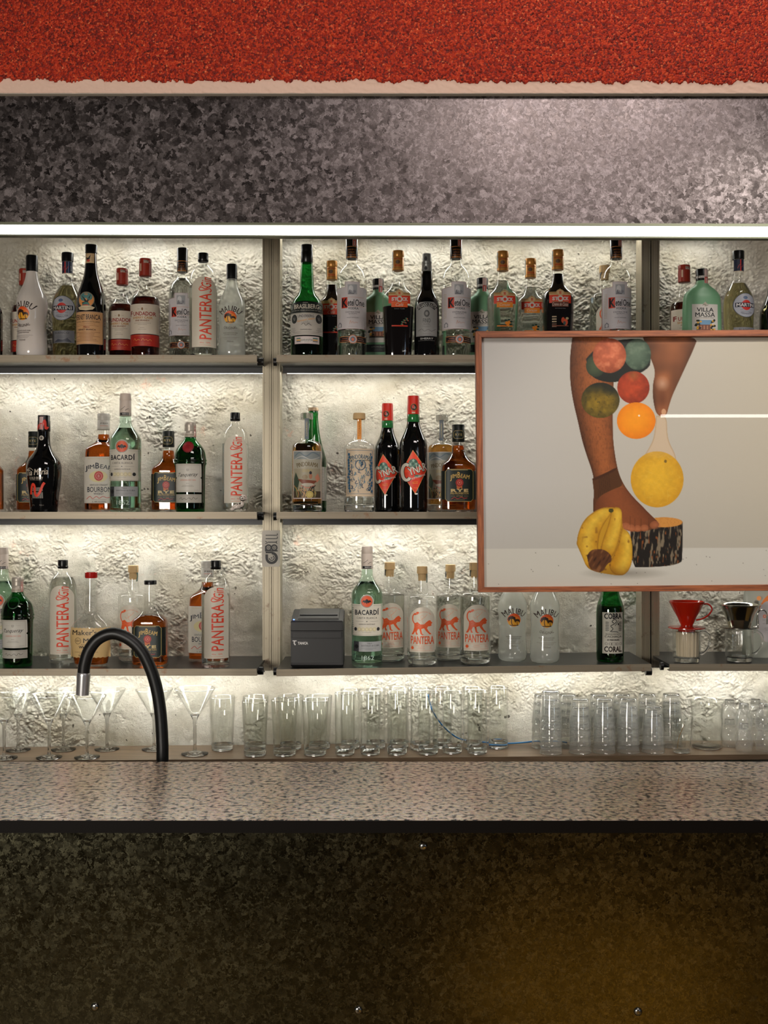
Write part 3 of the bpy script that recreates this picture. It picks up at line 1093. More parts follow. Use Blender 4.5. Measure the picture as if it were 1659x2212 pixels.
kind('fundador', 'brandy_bottle', 214, [(0, 28), (3, 31), (100, 31.5), (118, 31.5), (128, 29.5), (136, 22), (146, 15.5), (160, 12.5), (178, 11.5)], M_CLEAR,
     [('cap', pbr('red_brown_cap', (146, 46, 28), 0.35), [(176, 11.6), (177, 13.2), (203, 13.2), (203.5, 12.4), (205, 12.4), (205.5, 13.2), (212, 13.2), (214, 12.2)])],
     {'label': art_fund, 'tax_stamp': art_fund_cap}, (129, M_LDARK))


def art_martini(a):
    a.ell(0, 109, 25.6, 26.2, (60, 66, 80)); a.ell(0, 109, 24.6, 25.2, (158, 160, 168))
    a.ell(0, 109, 11, 11, (190, 44, 34))
    a.rect(-22, 104.5, 22, 114, (26, 30, 46))
    a.text('MARTINI', 0, 109.2, 40, 7, (214, 210, 206), bold=0.012)
    a.ell(-2, 125, 5, 3.4, (84, 100, 130)); a.text('VERMOUTH', 0, 90.5, 26, 3.4, (50, 54, 70), arc=-30)
    a.lines(-10, 99, 12, 1, 2, (60, 60, 80)); a.lines(10, 99, 12, 1, 2, (60, 60, 80)); a.lines(0, 95, 24, 1, 2, (90, 90, 100))
    a.sub('lower_label'); a.rect(-24, 36, 24, 62, (112, 112, 116)); a.text('BIANCO', 0, 57, 30, 4, (30, 34, 44), space=1.2)
    a.lines(0, 50, 34, 2, 3, (60, 62, 70)); a.poly([(-18, 38), (-8, 44), (2, 42), (12, 46), (20, 38)], (64, 66, 76))


def art_martini_neck(a):
    a.rect(-11.6, 185, 11.6, 211, (22, 30, 56)); a.rect(-2.0, 185.5, 0.2, 210.5, (196, 50, 36)); a.rect(5.6, 185.5, 6.6, 210.5, (120, 140, 180))
    a.stroke([(-7, 192), (-3, 200), (1, 194), (6, 201)], 1.2, (150, 60, 60)); a.rect(-11.6, 185, 11.6, 186.4, (190, 176, 150))


kind('martini', 'vermouth_bottle', 231, [(0, 29), (3, 31.5), (60, 31.8), (105, 33.5), (128, 32.5), (142, 27), (154, 20), (166, 13), (172, 11.5), (213, 11)], M_CLEAR,
     [('cap', M_CAPBLACK, [(212, 11.5), (213, 12.4), (229, 12.4), (231, 11.4)])], {'label': art_martini, 'neck_label': art_martini_neck}, (160, M_LYELL))


def art_fernet(a):
    a.rect(-30, 26, 30, 96, (140, 120, 110)); a.rect(-29, 27, 29, 95, (206, 160, 112))
    a.text('FERNET BRANCA', 0, 84, 53, 11, (40, 30, 36), bold=0.015)
    a.text('FRATELLI BRANCA DISTILLERIE', 0, 74, 50, 2.8, (60, 36, 26))
    a.lines(0, 69, 50, 2, 3.6, (120, 60, 36)); a.text('Milano', 0, 62.5, 14, 3.4, (150, 50, 30), shear=0.3)
    a.text('FERNET BRANCA', 0, 57, 38, 3.8, (50, 34, 34)); a.lines(0, 51.5, 52, 7, 3.1, (110, 56, 30), 0.7)
    a.sub('emblem'); a.ell(0, 120, 17.4, 17.6, (116, 112, 96)); a.ell(0, 120, 16, 16, (222, 148, 84)); a.ell(0, 126, 13.4, 9.4, (84, 132, 130))
    a.poly([(-9, 114), (-2, 116), (-10, 130), (2, 118), (10, 132), (5, 115), (8, 110), (-6, 108)], (46, 30, 28))
    a.ell(0, 109, 8, 6, (60, 120, 110)); a.rect(-6, 106, 6, 109.6, (200, 60, 50))
    a.poly([(-18, 104), (-8, 107.6), (8, 107.6), (18, 104), (14, 99), (0, 97), (-14, 99)], (214, 196, 162)); a.lines(0, 102.4, 26, 1, 2, (80, 60, 50))


def art_fernet_neck(a):
    a.rect(-12, 203, 12, 224, (206, 178, 136)); a.poly([(-8, 216), (-3, 214), (3, 221), (1, 212), (-2, 206), (-6, 208)], (40, 30, 30)); a.ell(-2, 208, 3.6, 2.6, (190, 70, 50))
    a.lines(6, 214, 8, 3, 3, (120, 90, 70))


kind('fernet', 'liqueur_bottle', 244, [(0, 29), (3, 30.5), (60, 31), (112, 31), (135, 29), (155, 23), (178, 15), (198, 12.5), (228, 11.5)], M_JET,
     [('cap', M_CAPBLACK, [(226, 11.8), (227, 13), (229, 12.4), (242, 13), (244, 12)])], {'label': art_fernet, 'neck_label': art_fernet_neck})


def art_ketel(a):
    a.poly([(-31.3, 58), (31.3, 58), (31.3, 146), (18, 147), (18, 158), (-14, 158), (-14, 147), (-31.3, 146)], (176, 150, 150))
    a.poly([(-30.6, 58.8), (30.6, 58.8), (30.6, 145.2), (17.2, 146.2), (17.2, 157.2), (-13.2, 157.2), (-13.2, 146.2), (-30.6, 145.2)], (208, 202, 204))
    a.rect(-8, 131, 12, 152, (166, 168, 172)); a.ell(-1, 143, 5, 7, (206, 206, 208)); a.poly([(-7, 131), (-4, 141), (1, 139), (0, 134), (6, 134), (6, 131)], (120, 120, 128)); a.ell(7, 137, 2.6, 3.2, (138, 138, 146))
    a.rect(-21, 102, -8.5, 125, (206, 62, 40))
    a.text('K', -14, 113.5, 12, 19, BLK, bold=0.035)
    a.text('etel', -1, 113.5, 14, 14, BLK, bold=0.02); a.text('One', 17.5, 113.5, 19, 14, BLK, bold=0.01)
    a.rect(-8, 124.6, 27, 125.2, (200, 150, 130)); a.rect(-8, 105, 27, 105.6, (200, 150, 130))
    a.text('VODKA', 4, 101.5, 22, 4.8, (40, 38, 44), bold=0.01)
    a.text('DISTINCTIVE', 3, 93.5, 30, 3.4, (90, 90, 100)); a.text('QUALITY', 3, 89.6, 18, 3.2, (90, 90, 100))
    a.lines(3, 85, 18, 1, 2, (150, 150, 156)); a.text('NOLET DISTILLERY', 3, 81.6, 25, 2.0, (110, 110, 118))
    a.stroke([(-4, 68), (-2, 76), (0, 70), (3, 74), (5, 70), (9, 72), (14, 71)], 0.8, (206, 164, 148)); a.lines(3, 63, 24, 1, 2, (160, 150, 150))
    for q in range(16):
        a.rect(-28.6, 82 + q * 3.3, -23.5, 83 + q * 3.3, (196, 180, 160))
    a.poly([(-28, 62), (-21, 62), (-21, 69), (-24.5, 73), (-28, 69)], (140, 138, 144)); a.ell(-24.5, 66, 2.2, 3.6, (206, 202, 204))
    a.sub('lower_label'); a.poly([(-25, 30), (31, 29), (31, 42), (-25, 42)], (190, 120, 60)); a.poly([(-24.6, 31), (30.8, 30), (30.8, 41), (-24.6, 41)], (22, 20, 22))
    a.ell(3, 36, 9.2, 9.2, (196, 112, 60)); a.ell(3, 36, 8, 8, (170, 168, 172)); a.ell(3, 36, 5.4, 5.4, (110, 112, 120)); a.ell(3, 35.4, 3, 3.4, (206, 110, 80))
    a.lines(-14, 37.5, 15, 2, 4, (186, 100, 56), 1.0); a.lines(20, 37.5, 14, 2, 4, (186, 140, 116), 1.0)


def art_ketel_neck(a):
    a.rect(-12.6, 213, 12.6, 214.4, (196, 132, 70)); a.rect(-12.6, 215.4, 12.6, 216.2, (196, 132, 70)); a.rect(-12.6, 236, 12.6, 237.2, (196, 132, 70))
    a.text('FAMILY ESTATE', 0, 230, 17, 2.8, (176, 112, 60)); a.text('DISTILLERY', 0, 224.5, 14, 2.8, (176, 112, 60)); a.text('HOLLAND', 0, 219.4, 17, 3, (190, 120, 64))


KB = [(0, 29), (2, 31.5), (48, 31.5), (49.5, 32.4), (51, 31.5), (160, 31.5), (161, 32.4), (163, 31.4), (168, 31.4), (169, 32), (171, 31), (182, 27.5), (192, 20), (198, 13), (204, 12), (216, 12)]
kind('ketel', 'vodka_bottle', 269, KB, M_CLEAR, [('cap', M_CAPBLACK, [(212, 12.2), (213, 12.6), (240, 12.8), (241, 12.2), (267, 12.6), (269, 11.6)])],
     {'label': art_ketel, 'neck_label': art_ketel_neck}, (196, M_LCLEAR))
kind('ketel_low', 'vodka_bottle', 269, KB, M_CLEAR, [('cap', M_CAPBLACK, [(212, 12.2), (213, 12.6), (240, 12.8), (241, 12.2), (267, 12.6), (269, 11.6)])],
     {'label': art_ketel, 'neck_label': art_ketel_neck, 'tax_stamp': lambda a: stamp(a, 6, 238, 267, 8)}, (56, M_LCLEAR))


def art_pgin(a):
    P = [(-21, 20), (29, 20)] + [(4 + 25 * math.cos(t), 146 + 25 * math.sin(t)) for t in np.linspace(0, math.pi, 18)]
    a.poly(P, (216, 208, 190))
    a.text('PANTERA', 8, 86, 98, 25, (226, 72, 44), rot=90, bold=0.012)
    # looping script word reading upwards
    a.stroke([(17, 137), (20, 141), (17, 145), (10, 142), (-1, 140), (-5, 144), (0, 147), (8, 144), (16, 149), (20, 153)], 2.0, (226, 72, 44))
    a.text('Gin', 10, 158, 22, 21, (226, 72, 44), rot=90, shear=0.3, bold=0.004)
    a.stroke([(-4, 148), (3, 152), (1, 157)], 1.4, (226, 72, 44))
    a.rect(-5, 35, 20, 35.5, (230, 130, 100)); a.rect(-5, 24, 20, 24.5, (230, 130, 100))
    a.text('44%vol.', 1, 29.5, 9, 3.2, (228, 96, 66)); a.text('750ML', 14, 29.5, 9, 3.2, (228, 96, 66))


PG = [(0, 28), (3, 30.5), (60, 31), (155, 31), (172, 29.5), (184, 25), (193, 18), (198, 12), (204, 10), (212, 10)]
for nm, lv in (('pgin', 155), ('pgin_full', 188)):
    kind(nm, 'gin_bottle', 226, PG, M_CLEAR, [('cap', M_CAPBLACK, [(207, 10.4), (208, 11.2), (212, 11.6), (213, 10.8), (224, 11), (226, 10.4)])], {'label': art_pgin}, (lv, M_LCLEAR, 6))


def art_brasil(a):
    a.rect(-34.4, 93, 34.4, 116, (16, 24, 20)); a.text('BRASILBERG', 1, 106, 53, 10, (204, 196, 180), bold=0.02); a.text('ORIGINAL', -1, 114, 12, 1.8, WHT)
    a.ell(-31, 105, 2.4, 4.6, (120, 130, 120)); a.ell(30, 105, 2.4, 4.6, (120, 130, 120)); a.text('DO BRASIL HERBS AMAZONIA BITTER', 0, 97.4, 62, 2.4, (180, 176, 166))
    a.sub('front_label'); a.rect(-34.4, 45, 34.4, 92.6, (196, 190, 180)); a.rect(-34.4, 91, 34.4, 91.6, (80, 90, 80)); a.rect(-34.4, 48, 34.4, 48.5, (80, 80, 80))
    for x in (-25, 27):
        a.ell(x, 80, 6.2, 9.6, (20, 22, 22)); a.ell(x, 80, 5.0, 8.2, (48, 50, 50)); a.text('U', x, 80, 3, 6, (190, 190, 184), rot=12)
    a.text('UNDERBERG', 0, 85.5, 34, 6, (70, 70, 80), bold=0.01); a.text('Semper idem', 0, 77, 38, 5, (222, 160, 84), rot=10, bold=0.01)
    a.lines(0, 74, 20, 3, 2.2, (40, 40, 44)); a.stroke([(-10, 67), (-4, 70), (0, 65), (6, 69), (12, 65)], 0.8, (40, 40, 44)); a.text('CONTEUDO 920ml', 0, 56.5, 25, 2.4, (60, 60, 60))
    a.lines(-27, 60, 12, 4, 2.4, (60, 60, 60)); a.lines(28, 60, 12, 4, 2.4, (60, 60, 60)); a.lines(0, 51, 60, 1, 2, (90, 80, 80))
    a.sub('lower_label'); a.rect(-24, 26, 28, 42, (196, 178, 178)); a.rect(-23, 27, 27, 41, (206, 196, 192)); a.text('GARANTIA', 2, 34, 26, 4.6, (96, 112, 100), bold=0.01)
    for x0_, x1_ in ((-20, -11), (15, 25)):
        a.rect(x0_, 36.5, x1_, 38.5, (40, 96, 84)); a.rect(x0_, 32.8, x1_, 35.2, (206, 150, 60)); a.rect(x0_, 30.4, x1_, 31.8, (30, 30, 30))
    a.lines(2, 29.6, 20, 1, 2, (120, 120, 110))


kind('brasilberg', 'bitters_bottle', 244, [(0, 33), (3, 35), (98, 35.3), (114, 34.5), (126, 29), (136, 20), (146, 15.5), (165, 14.8), (185, 14), (205, 12.3), (212, 12.3)], M_GREEN,
     [('cap', M_CAPBLACK, [(205, 12.2), (206, 12.9), (228, 12.9), (229, 12.2), (242, 12.4), (244, 11.6)])], {'label': art_brasil}, (118, M_LBLACK))


def art_stock(word, sub, fruit, dark=True):
    def f(a):
        a.rect(-23.4, 131.6, 23.4, 139, (176, 140, 92)); a.rect(-23.4, 132, 23.4, 134.4, (210, 178, 132))
        a.rect(-23.4, 114.6, 23.4, 131.6, (218, 62, 36))
        a.ell(0, 137, 9, 7.4, (196, 162, 114)); a.ell(0, 137, 7, 5.6, (214, 184, 140)); a.rect(-2.6, 134.4, 2.6, 139.4, (206, 56, 34)); a.ell(0, 144, 2, 1.8, (190, 150, 96))
        a.ell(0, 124, 6.6, 6.6, (214, 206, 198)); a.ell(0, 124, 3.4, 3.4, (218, 62, 36))
        a.text('ST', -11, 124, 13, 8, (214, 206, 198), bold=0.05); a.text('CK', 12, 124, 13, 8, (214, 206, 198), bold=0.05)
        a.rect(-17.6, 106.6, 17.6, 117.6, sub); a.rect(-17.6, 117.2, 17.6, 117.8, (206, 170, 120))
        a.text(word, 0, 112, 10 + 2.2 * len(word) * 0.8, 7, (222, 206, 190), shear=0.35)
        a.text('Licor ' + word, 0, 103.4, 22, 2, (150, 150, 156))
        if fruit == 'orange':
            for x_, h_ in ((4, 73), (10, 75), (7, 70)):
                a.ell(x_, h_, 3.4, 3.4, (240, 142, 40))
            for x_, h_ in ((2, 79), (9, 80), (14, 76), (13, 70), (4, 66)):
                a.ell(x_, h_, 3.2, 1.8, (36, 60, 48))
            a.rect(-17, 65.5, 17.6, 67.6, sub)
        elif fruit == 'berry':
            a.stroke([(4, 70), (9, 76), (17, 82)], 1.2, (70, 100, 80))
            for q, (x_, h_) in enumerate(((6, 75), (10, 79), (15, 83), (12, 74), (17, 79), (5, 70))):
                a.ell(x_, h_, 2.4, 1.4, (84, 124, 96)); a.ell(x_ + 2, h_ - 1, 1.2, 1.2, (206, 80, 50))
            a.rect(-17, 65.2, 18, 67.8, (220, 66, 38))
        else:
            a.ell(6, 78, 4, 6.2, (206, 84, 50)); a.ell(12, 74, 4.4, 7, (220, 92, 56)); a.ell(9, 72, 3, 4, (70, 84, 80)); a.ell(15, 82, 3.4, 2.6, (196, 176, 128))
            for q in range(5):
                a.rect(-17.6, 84 - q * 5.2, -8, 86.6 - q * 5.2, (196, 172, 140) if q < 3 else (110, 80, 60))
            a.rect(-17.6, 65.2, 18, 66.8, (150, 84, 60))
    return f


def art_stock_neck(a):
    a.rect(-12.3, 213.6, 12.3, 215.4, (150, 60, 30)); a.rect(-12.3, 195, 12.3, 195.8, (110, 70, 30)); a.text('STOCK', 0, 199.5, 17, 3.8, (190, 44, 30), bold=0.04)
    a.ell(-2, 207, 5, 4.2, (84, 56, 30))
    a.rect(-13, 196, -11.4, 230, (150, 158, 150))


SB_ = [(0, 28, .75, 2.6), (3, 30, .75, 2.6), (60, 32.5, .75, 2.8), (118, 35, .75, 2.8), (132, 34.5, .75, 2.8), (141, 30, .78, 2.4), (148, 22, .9, 2), (156, 16, 1, 2), (170, 13.2, 1, 2), (188, 11.8, 1, 2), (196, 11.8, 1, 2)]
SCAP = [('cap', pbr('gold_cap', (190, 132, 62), 0.32, 0.35), [(190, 11.9), (191, 12.6), (218, 12.4), (219, 11.8), (221, 12.8), (231, 12.6), (233, 11.8)])]
kind('stock_cocoa', 'liqueur_bottle', 233, SB_, M_CLEAR, SCAP, {'label': art_stock('Creme de Cacau', (110, 58, 44), 'cacao'), 'neck_label': art_stock_neck}, (181, M_LBLACK))
kind('stock_coffee', 'liqueur_bottle', 233, SB_, M_CLEAR, SCAP, {'label': art_stock('Café', (232, 96, 40), 'berry'), 'neck_label': art_stock_neck}, (110, M_LBLACK))
kind('stock_coffee_full', 'liqueur_bottle', 233, SB_, M_CLEAR, SCAP, {'label': art_stock('Café', (206, 66, 40), 'berry'), 'neck_label': art_stock_neck}, (178, M_LBLACK))
kind('stock_orange', 'liqueur_bottle', 233, SB_, M_CLEAR, SCAP, {'label': art_stock('Curaçao', (238, 140, 40), 'orange'), 'neck_label': art_stock_neck}, (168, M_LCLEAR))


def art_villa(a):
    a.poly([(-28, 44), (28, 44), (28, 113), (4.6, 113), (0, 118.6), (-4.6, 113), (-28, 113)], (206, 200, 192))
    a.poly([(0, 118.4), (5.5, 113), (0, 107.6), (-5.5, 113)], (176, 168, 150)); a.stroke([(-6, 110), (-2, 113), (2, 109.5), (7, 111.6)], 0.8, (60, 60, 50))
    a.text('VILLA', 0, 101, 37, 8.8, (24, 24, 28), bold=0.02); a.text('MASSA', 0, 90.4, 43, 9.6, (24, 24, 28), bold=0.006)
    a.text('PIANO DI SORRENTO  ITALIA', 0, 83.6, 38, 2.0, (70, 70, 70)); a.rect(-27.6, 61, 27.6, 61.4, (150, 150, 150))
    a.rect(-14, 66, 14, 79, (110, 150, 180)); a.rect(-15, 57, 15, 69, (120, 72, 52))
    for x_ in (-11, -4, 3, 10):
        a.rect(x_, 59, x_ + 3, 67, (176, 122, 92))
    rr = random.Random(3)
    for q in range(30):
        sd = -1 if q % 2 else 1
        a.ell(sd * (10 + rr.random() * 11), 57 + rr.random() * 22, 2.5, 2.1, (34, 44, 34) if q % 3 else (222, 168, 56), 10)
    a.rect(-20, 54.6, 20, 57.6, (44, 46, 34))
    a.sub('lower_label'); a.rect(-40, 22, 40, 39, (24, 30, 28)); a.text('LIMONCELLO', 0, 34, 30, 3.6, (150, 150, 140)); a.lines(0, 29, 24, 2, 2.6, (110, 110, 104))


def art_villa_neck(a):
    a.rect(-12.9, 171, 12.9, 175.6, (200, 196, 190)); a.text('VILLA MASSA', 0, 173.2, 20, 2.6, (30, 30, 30)); stamp(a, 5.5, 159, 190, 9, (206, 182, 176))


kind('villa', 'limoncello_bottle', 191, [(0, 41, .5, 2.8), (3, 42, .5, 2.8), (100, 41.6, .5, 2.8), (128, 40, .5, 2.8), (138, 37, .5, 2.6), (147, 29, .6, 2.3), (154, 19, .8, 2), (160, 13, 1, 2), (168, 11, 1, 2)], M_VILLA,
     [('cap', M_CAPBLACK, [(166, 11.2), (167, 12.6), (189, 13), (191, 12.2)])], {'label': art_villa, 'neck_label': art_villa_neck})


def art_sherry(a):
    a.poly([(-23.5, 43), (21, 43), (21, 110), (14, 117), (-16, 117), (-23.5, 110)], (150, 150, 148))
    a.ring(-1.2, 84, 23, 32, (24, 24, 26), 24, 44, 136); a.text('DELGADO ZULETA', -1.2, 111, 43, 7, (176, 176, 172), arc=34, bold=0.02)
    a.rect(-23.5, 43, 21, 44, (40, 40, 40)); a.ell(-1.2, 92, 6, 7.6, (84, 84, 84)); a.ell(-1.2, 92, 3, 4, (140, 140, 138)); a.text('FINO', -1.2, 77, 16, 9, (60, 60, 62), bold=0.0)
    a.text('Pale & Dry', -1.2, 69, 14, 2.8, (60, 60, 60)); a.lines(-1, 65, 20, 2, 2.4, (96, 96, 96)); a.stroke([(-19, 55), (-12, 59), (-6, 54), (2, 58), (9, 54), (18, 59)], 0.7, (84, 84, 84))
    a.lines(-1, 49, 34, 2, 3, (84, 84, 84)); a.text('SHERRY', -1, 38.4, 28, 4, (172, 172, 168), bold=0.02); a.lines(-1, 34, 40, 1, 2, (130, 130, 126))


def art_sherry_neck(a):
    for h_ in (213, 192):
        a.ell(-2.5, h_, 3, 4, (44, 44, 46)); a.ell(-2.5, h_ + 3.6, 1.2, 1.6, (44, 44, 46))
    a.text('ZULETA', -2, 202.5, 11, 2.6, (54, 54, 56))


kind('sherry', 'sherry_bottle', 225, [(0, 26), (3, 27.5), (60, 27.5), (112, 26.8), (126, 24.5), (137, 18.5), (144, 14.5), (165, 13), (184, 12.4), (188, 10.5)], M_JET,
     [('capsule', pbr('grey_foil', (128, 130, 126), 0.35, 0.3), [(184, 11.4), (186, 11.4), (203, 10.2), (204, 10.8), (208, 10.8), (209, 9.8), (224, 9.2), (225, 8.4)])],
     {'label': art_sherry, 'neck_label': art_sherry_neck})


def art_tia(a):
    a.text('Tia Maria', -3, 84.5, 48, 13, (196, 184, 166), rot=4, shear=0.3, bold=0.006); a.stroke([(-27, 89), (-18, 93), (-10, 88)], 1.0, (196, 184, 166))
    a.text('COLD BREW', -4, 72, 31, 5, (176, 166, 150), bold=0.02); a.text('COFFEE LIQUEUR', -4, 67.6, 28, 2.4, (150, 140, 126))
    for q in range(13):
        a.rect(-14 + q * 1.9, 44, -13 + q * 1.9, 52, (150, 144, 134)); a.rect(-14 + q * 1.9, 29, -13 + q * 1.9, 42, (150, 144, 134))
    a.stroke([(-17, 37), (-15, 50), (-11, 59), (-7, 54), (-7, 40), (-3, 34), (4, 42), (10, 56), (14, 62)], 5.0, (226, 66, 44))
    a.text('17%', -12, 14.4, 6, 3, (110, 100, 90)); a.text('700ml', 6, 14.4, 9, 3, (110, 100, 90))


def art_tia_neck(a):
    a.stroke([(-11, 176), (-6, 186), (0, 180), (6, 196), (8, 178), (11, 182)], 4.2, (214, 58, 42)); stamp(a, -1, 176, 207, 9)
    a.ell(-0.5, 158, 5.2, 5.2, (176, 170, 156)); a.ell(-0.5, 158, 2.4, 3, (80, 76, 70))


kind('tia', 'coffee_liqueur_bottle', 207, [(0, 28), (3, 29), (30, 31), (60, 35.2), (88, 37.2), (102, 36.6), (114, 32), (126, 22), (138, 15), (152, 13), (174, 12.8)], M_JET,
     [('cap', M_CAPBLACK, [(172, 12.9), (173, 13.4), (195, 13.2), (196, 12.6), (206, 12.8), (207, 12.2)])], {'label': art_tia, 'neck_label': art_tia_neck})


def jb_arch(a, h, wd, col, dx=0.0):
    a.text('J', dx - wd * 0.45, h - 4, wd * 0.09, 13, col, bold=0.02); a.text('IM', dx - wd * 0.265, h + 0.6, wd * 0.22, 8.5, col, bold=0.008, rot=6)
    a.text('B', dx - wd * 0.05, h + 3, wd * 0.14, 12.5, col, bold=0.02); a.text('EAM', dx + wd * 0.27, h - 0.4, wd * 0.44, 8.8, col, bold=0.008, rot=-9)


def art_bourbon(a):
    a.rect(-36.4, 18, 36.4, 117, (206, 200, 186)); a.rect(-36.4, 18, 36.4, 18.7, (120, 60, 40))
    a.text("WORLD'S NO 1 BOURBON", 4, 113, 56, 2.4, (190, 170, 110)); jb_arch(a, 95, 62, (32, 36, 48), 1)
    a.ell(0, 75, 20, 12, (216, 204, 150)); a.ell(1, 76, 10, 10.4, (186, 44, 40), 12); a.ring(1, 76, 5.6, 7.0, (214, 130, 120)); a.text('B', 1, 76, 4, 6, (214, 150, 140), bold=0.02)
    a.text('KENTUCKY STRAIGHT', 1, 57, 38, 4, (60, 60, 66)); a.text('BOURBON', 2, 47.5, 52, 11, (34, 38, 50), bold=0.01); a.text('WHISKEY', 1, 38.4, 22, 4.6, (60, 60, 66))
    a.stroke([(-26, 27), (-18, 33), (-12, 28), (-4, 33), (2, 29), (10, 33), (18, 30), (28, 32)], 1.1, (196, 66, 56)); a.lines(2, 26, 34, 1, 2, (90, 90, 90)); a.text('1L 40% ALC/VOL', 2, 21.6, 30, 2.8, (80, 80, 80))


def art_bourbon_neck(a):
    a.text('JIM BEAM', 4, 189, 15, 4, (50, 54, 60)); a.rect(-4, 183.6, 12, 184.2, (206, 100, 80))


JBS = lambda sh: [(0, 36, .95, 4), (3, 37.5, .95, 4), (sh, 37, .95, 4), (sh + 9, 35.5, .95, 3.6), (sh + 17, 28, .97, 3), (sh + 27, 18, 1, 2.2), (sh + 38, 13.8, 1, 2), (sh + 56, 12.6, 1, 2), (sh + 70, 12.4, 1, 2)]
kind('bourbon', 'bourbon_bottle', 211, [(0, 36, .95, 4), (3, 37.3, .95, 4), (130, 36.8, .95, 4), (138, 34, .95, 3.4), (145, 25, 1, 2.4), (150, 17, 1, 2), (160, 13.2, 1, 2), (180, 12.4, 1, 2)], M_CLEAR,
     [('cap', pbr('pale_cap', (184, 180, 170), 0.4), [(176, 12.5), (177, 13.3), (195, 13.3), (196, 12.8), (198, 13.4), (200, 12.8), (202, 13.4), (209, 13.2), (211, 12.4)])],
     {'label': art_bourbon, 'neck_label': art_bourbon_neck}, (166, M_LAMBER, 5))


def art_rye(a):
    P = lambda e: [(-30 + e, 28), (-25, 22 + e), (25, 22 + e), (30 - e, 28), (30 - e, 85), (25, 91 - e), (-25, 91 - e), (-30 + e, 85)]
    a.rect(-37.2, 26, 37.2, 87, (26, 34, 30)); a.poly(P(0), (176, 156, 96)); a.poly(P(1.1), (26, 38, 34))
    a.rect(-18, 88, 18, 89.6, (150, 134, 88)); jb_arch(a, 75.5, 42, (214, 178, 96), 1)
    a.poly([(-5, 48), (-6, 56), (6, 56), (6, 48), (3, 52), (0, 49)], (206, 110, 56)); a.ell(0.5, 62, 8.4, 8.6, (176, 44, 36), 12); a.ring(0.5, 62, 3.8, 4.8, (222, 130, 110)); a.ell(0.5, 62, 1.8, 1.8, (222, 130, 110))
    a.text('RYE', 0.5, 45.6, 37, 6.4, (214, 190, 130), bold=0.05, space=1.25); a.text('PRE-PROHIBITION', 0.5, 39.4, 38, 4.6, (196, 166, 96), bold=0.01); a.text('STYLE', 0.5, 33.6, 13, 2.4, (196, 166, 96))
    a.rect(-18, 33.3, -9, 33.8, (176, 150, 90)); a.rect(10, 33.3, 19, 33.8, (176, 150, 90))
    a.stroke([(-17, 27), (-10, 31), (-4, 28), (4, 31), (10, 29), (17, 30)], 1.0, (196, 50, 44)); a.lines(0, 26, 24, 1, 2, (176, 150, 96))


def art_rye_neck(a):
    a.poly([(-11, 160), (-8, 156), (8, 156), (11, 160), (11, 170), (8, 174), (-8, 174), (-11, 170)], (150, 134, 90)); a.poly([(-10, 160.6), (-7.6, 157), (7.6, 157), (10, 160.6), (10, 169.4), (7.6, 173), (-7.6, 173), (-10, 169.4)], (30, 40, 34))
    a.text('RYE', 0, 165, 15, 5, (176, 156, 104), bold=0.02, space=1.2)


RYB = [(0, 37, .85, 4), (4, 38, .85, 4), (90, 37.4, .85, 4), (98, 37.6, .85, 4), (104, 34.5, .87, 3.4), (111, 26, .93, 2.6), (120, 19, 1, 2), (131, 14.4, 1, 2), (136, 15, 1, 2), (141, 13.4, 1, 2), (154, 12.8, 1, 2)]
kind('rye', 'rye_whiskey_bottle', 187, RYB, M_CLEAR, [('cap', pbr('dark_green_cap', (22, 28, 24), 0.35), [(150, 12.9), (151, 13.5), (178, 13.5), (179, 13), (185, 13.8), (187, 13)])],
     {'label': art_rye, 'neck_label': art_rye_neck}, (142, M_LAMBER, 5))
kind('rye_open', 'rye_whiskey_bottle', 187, RYB[:-1] + [(180, 12.6, 1, 2)], M_CLEAR, [('cap', M_CAPBLACK, [(178, 12.8), (179, 13.6), (186, 13.6), (187, 13)])],
     {'label': art_rye}, (112, M_LAMBER, 5))


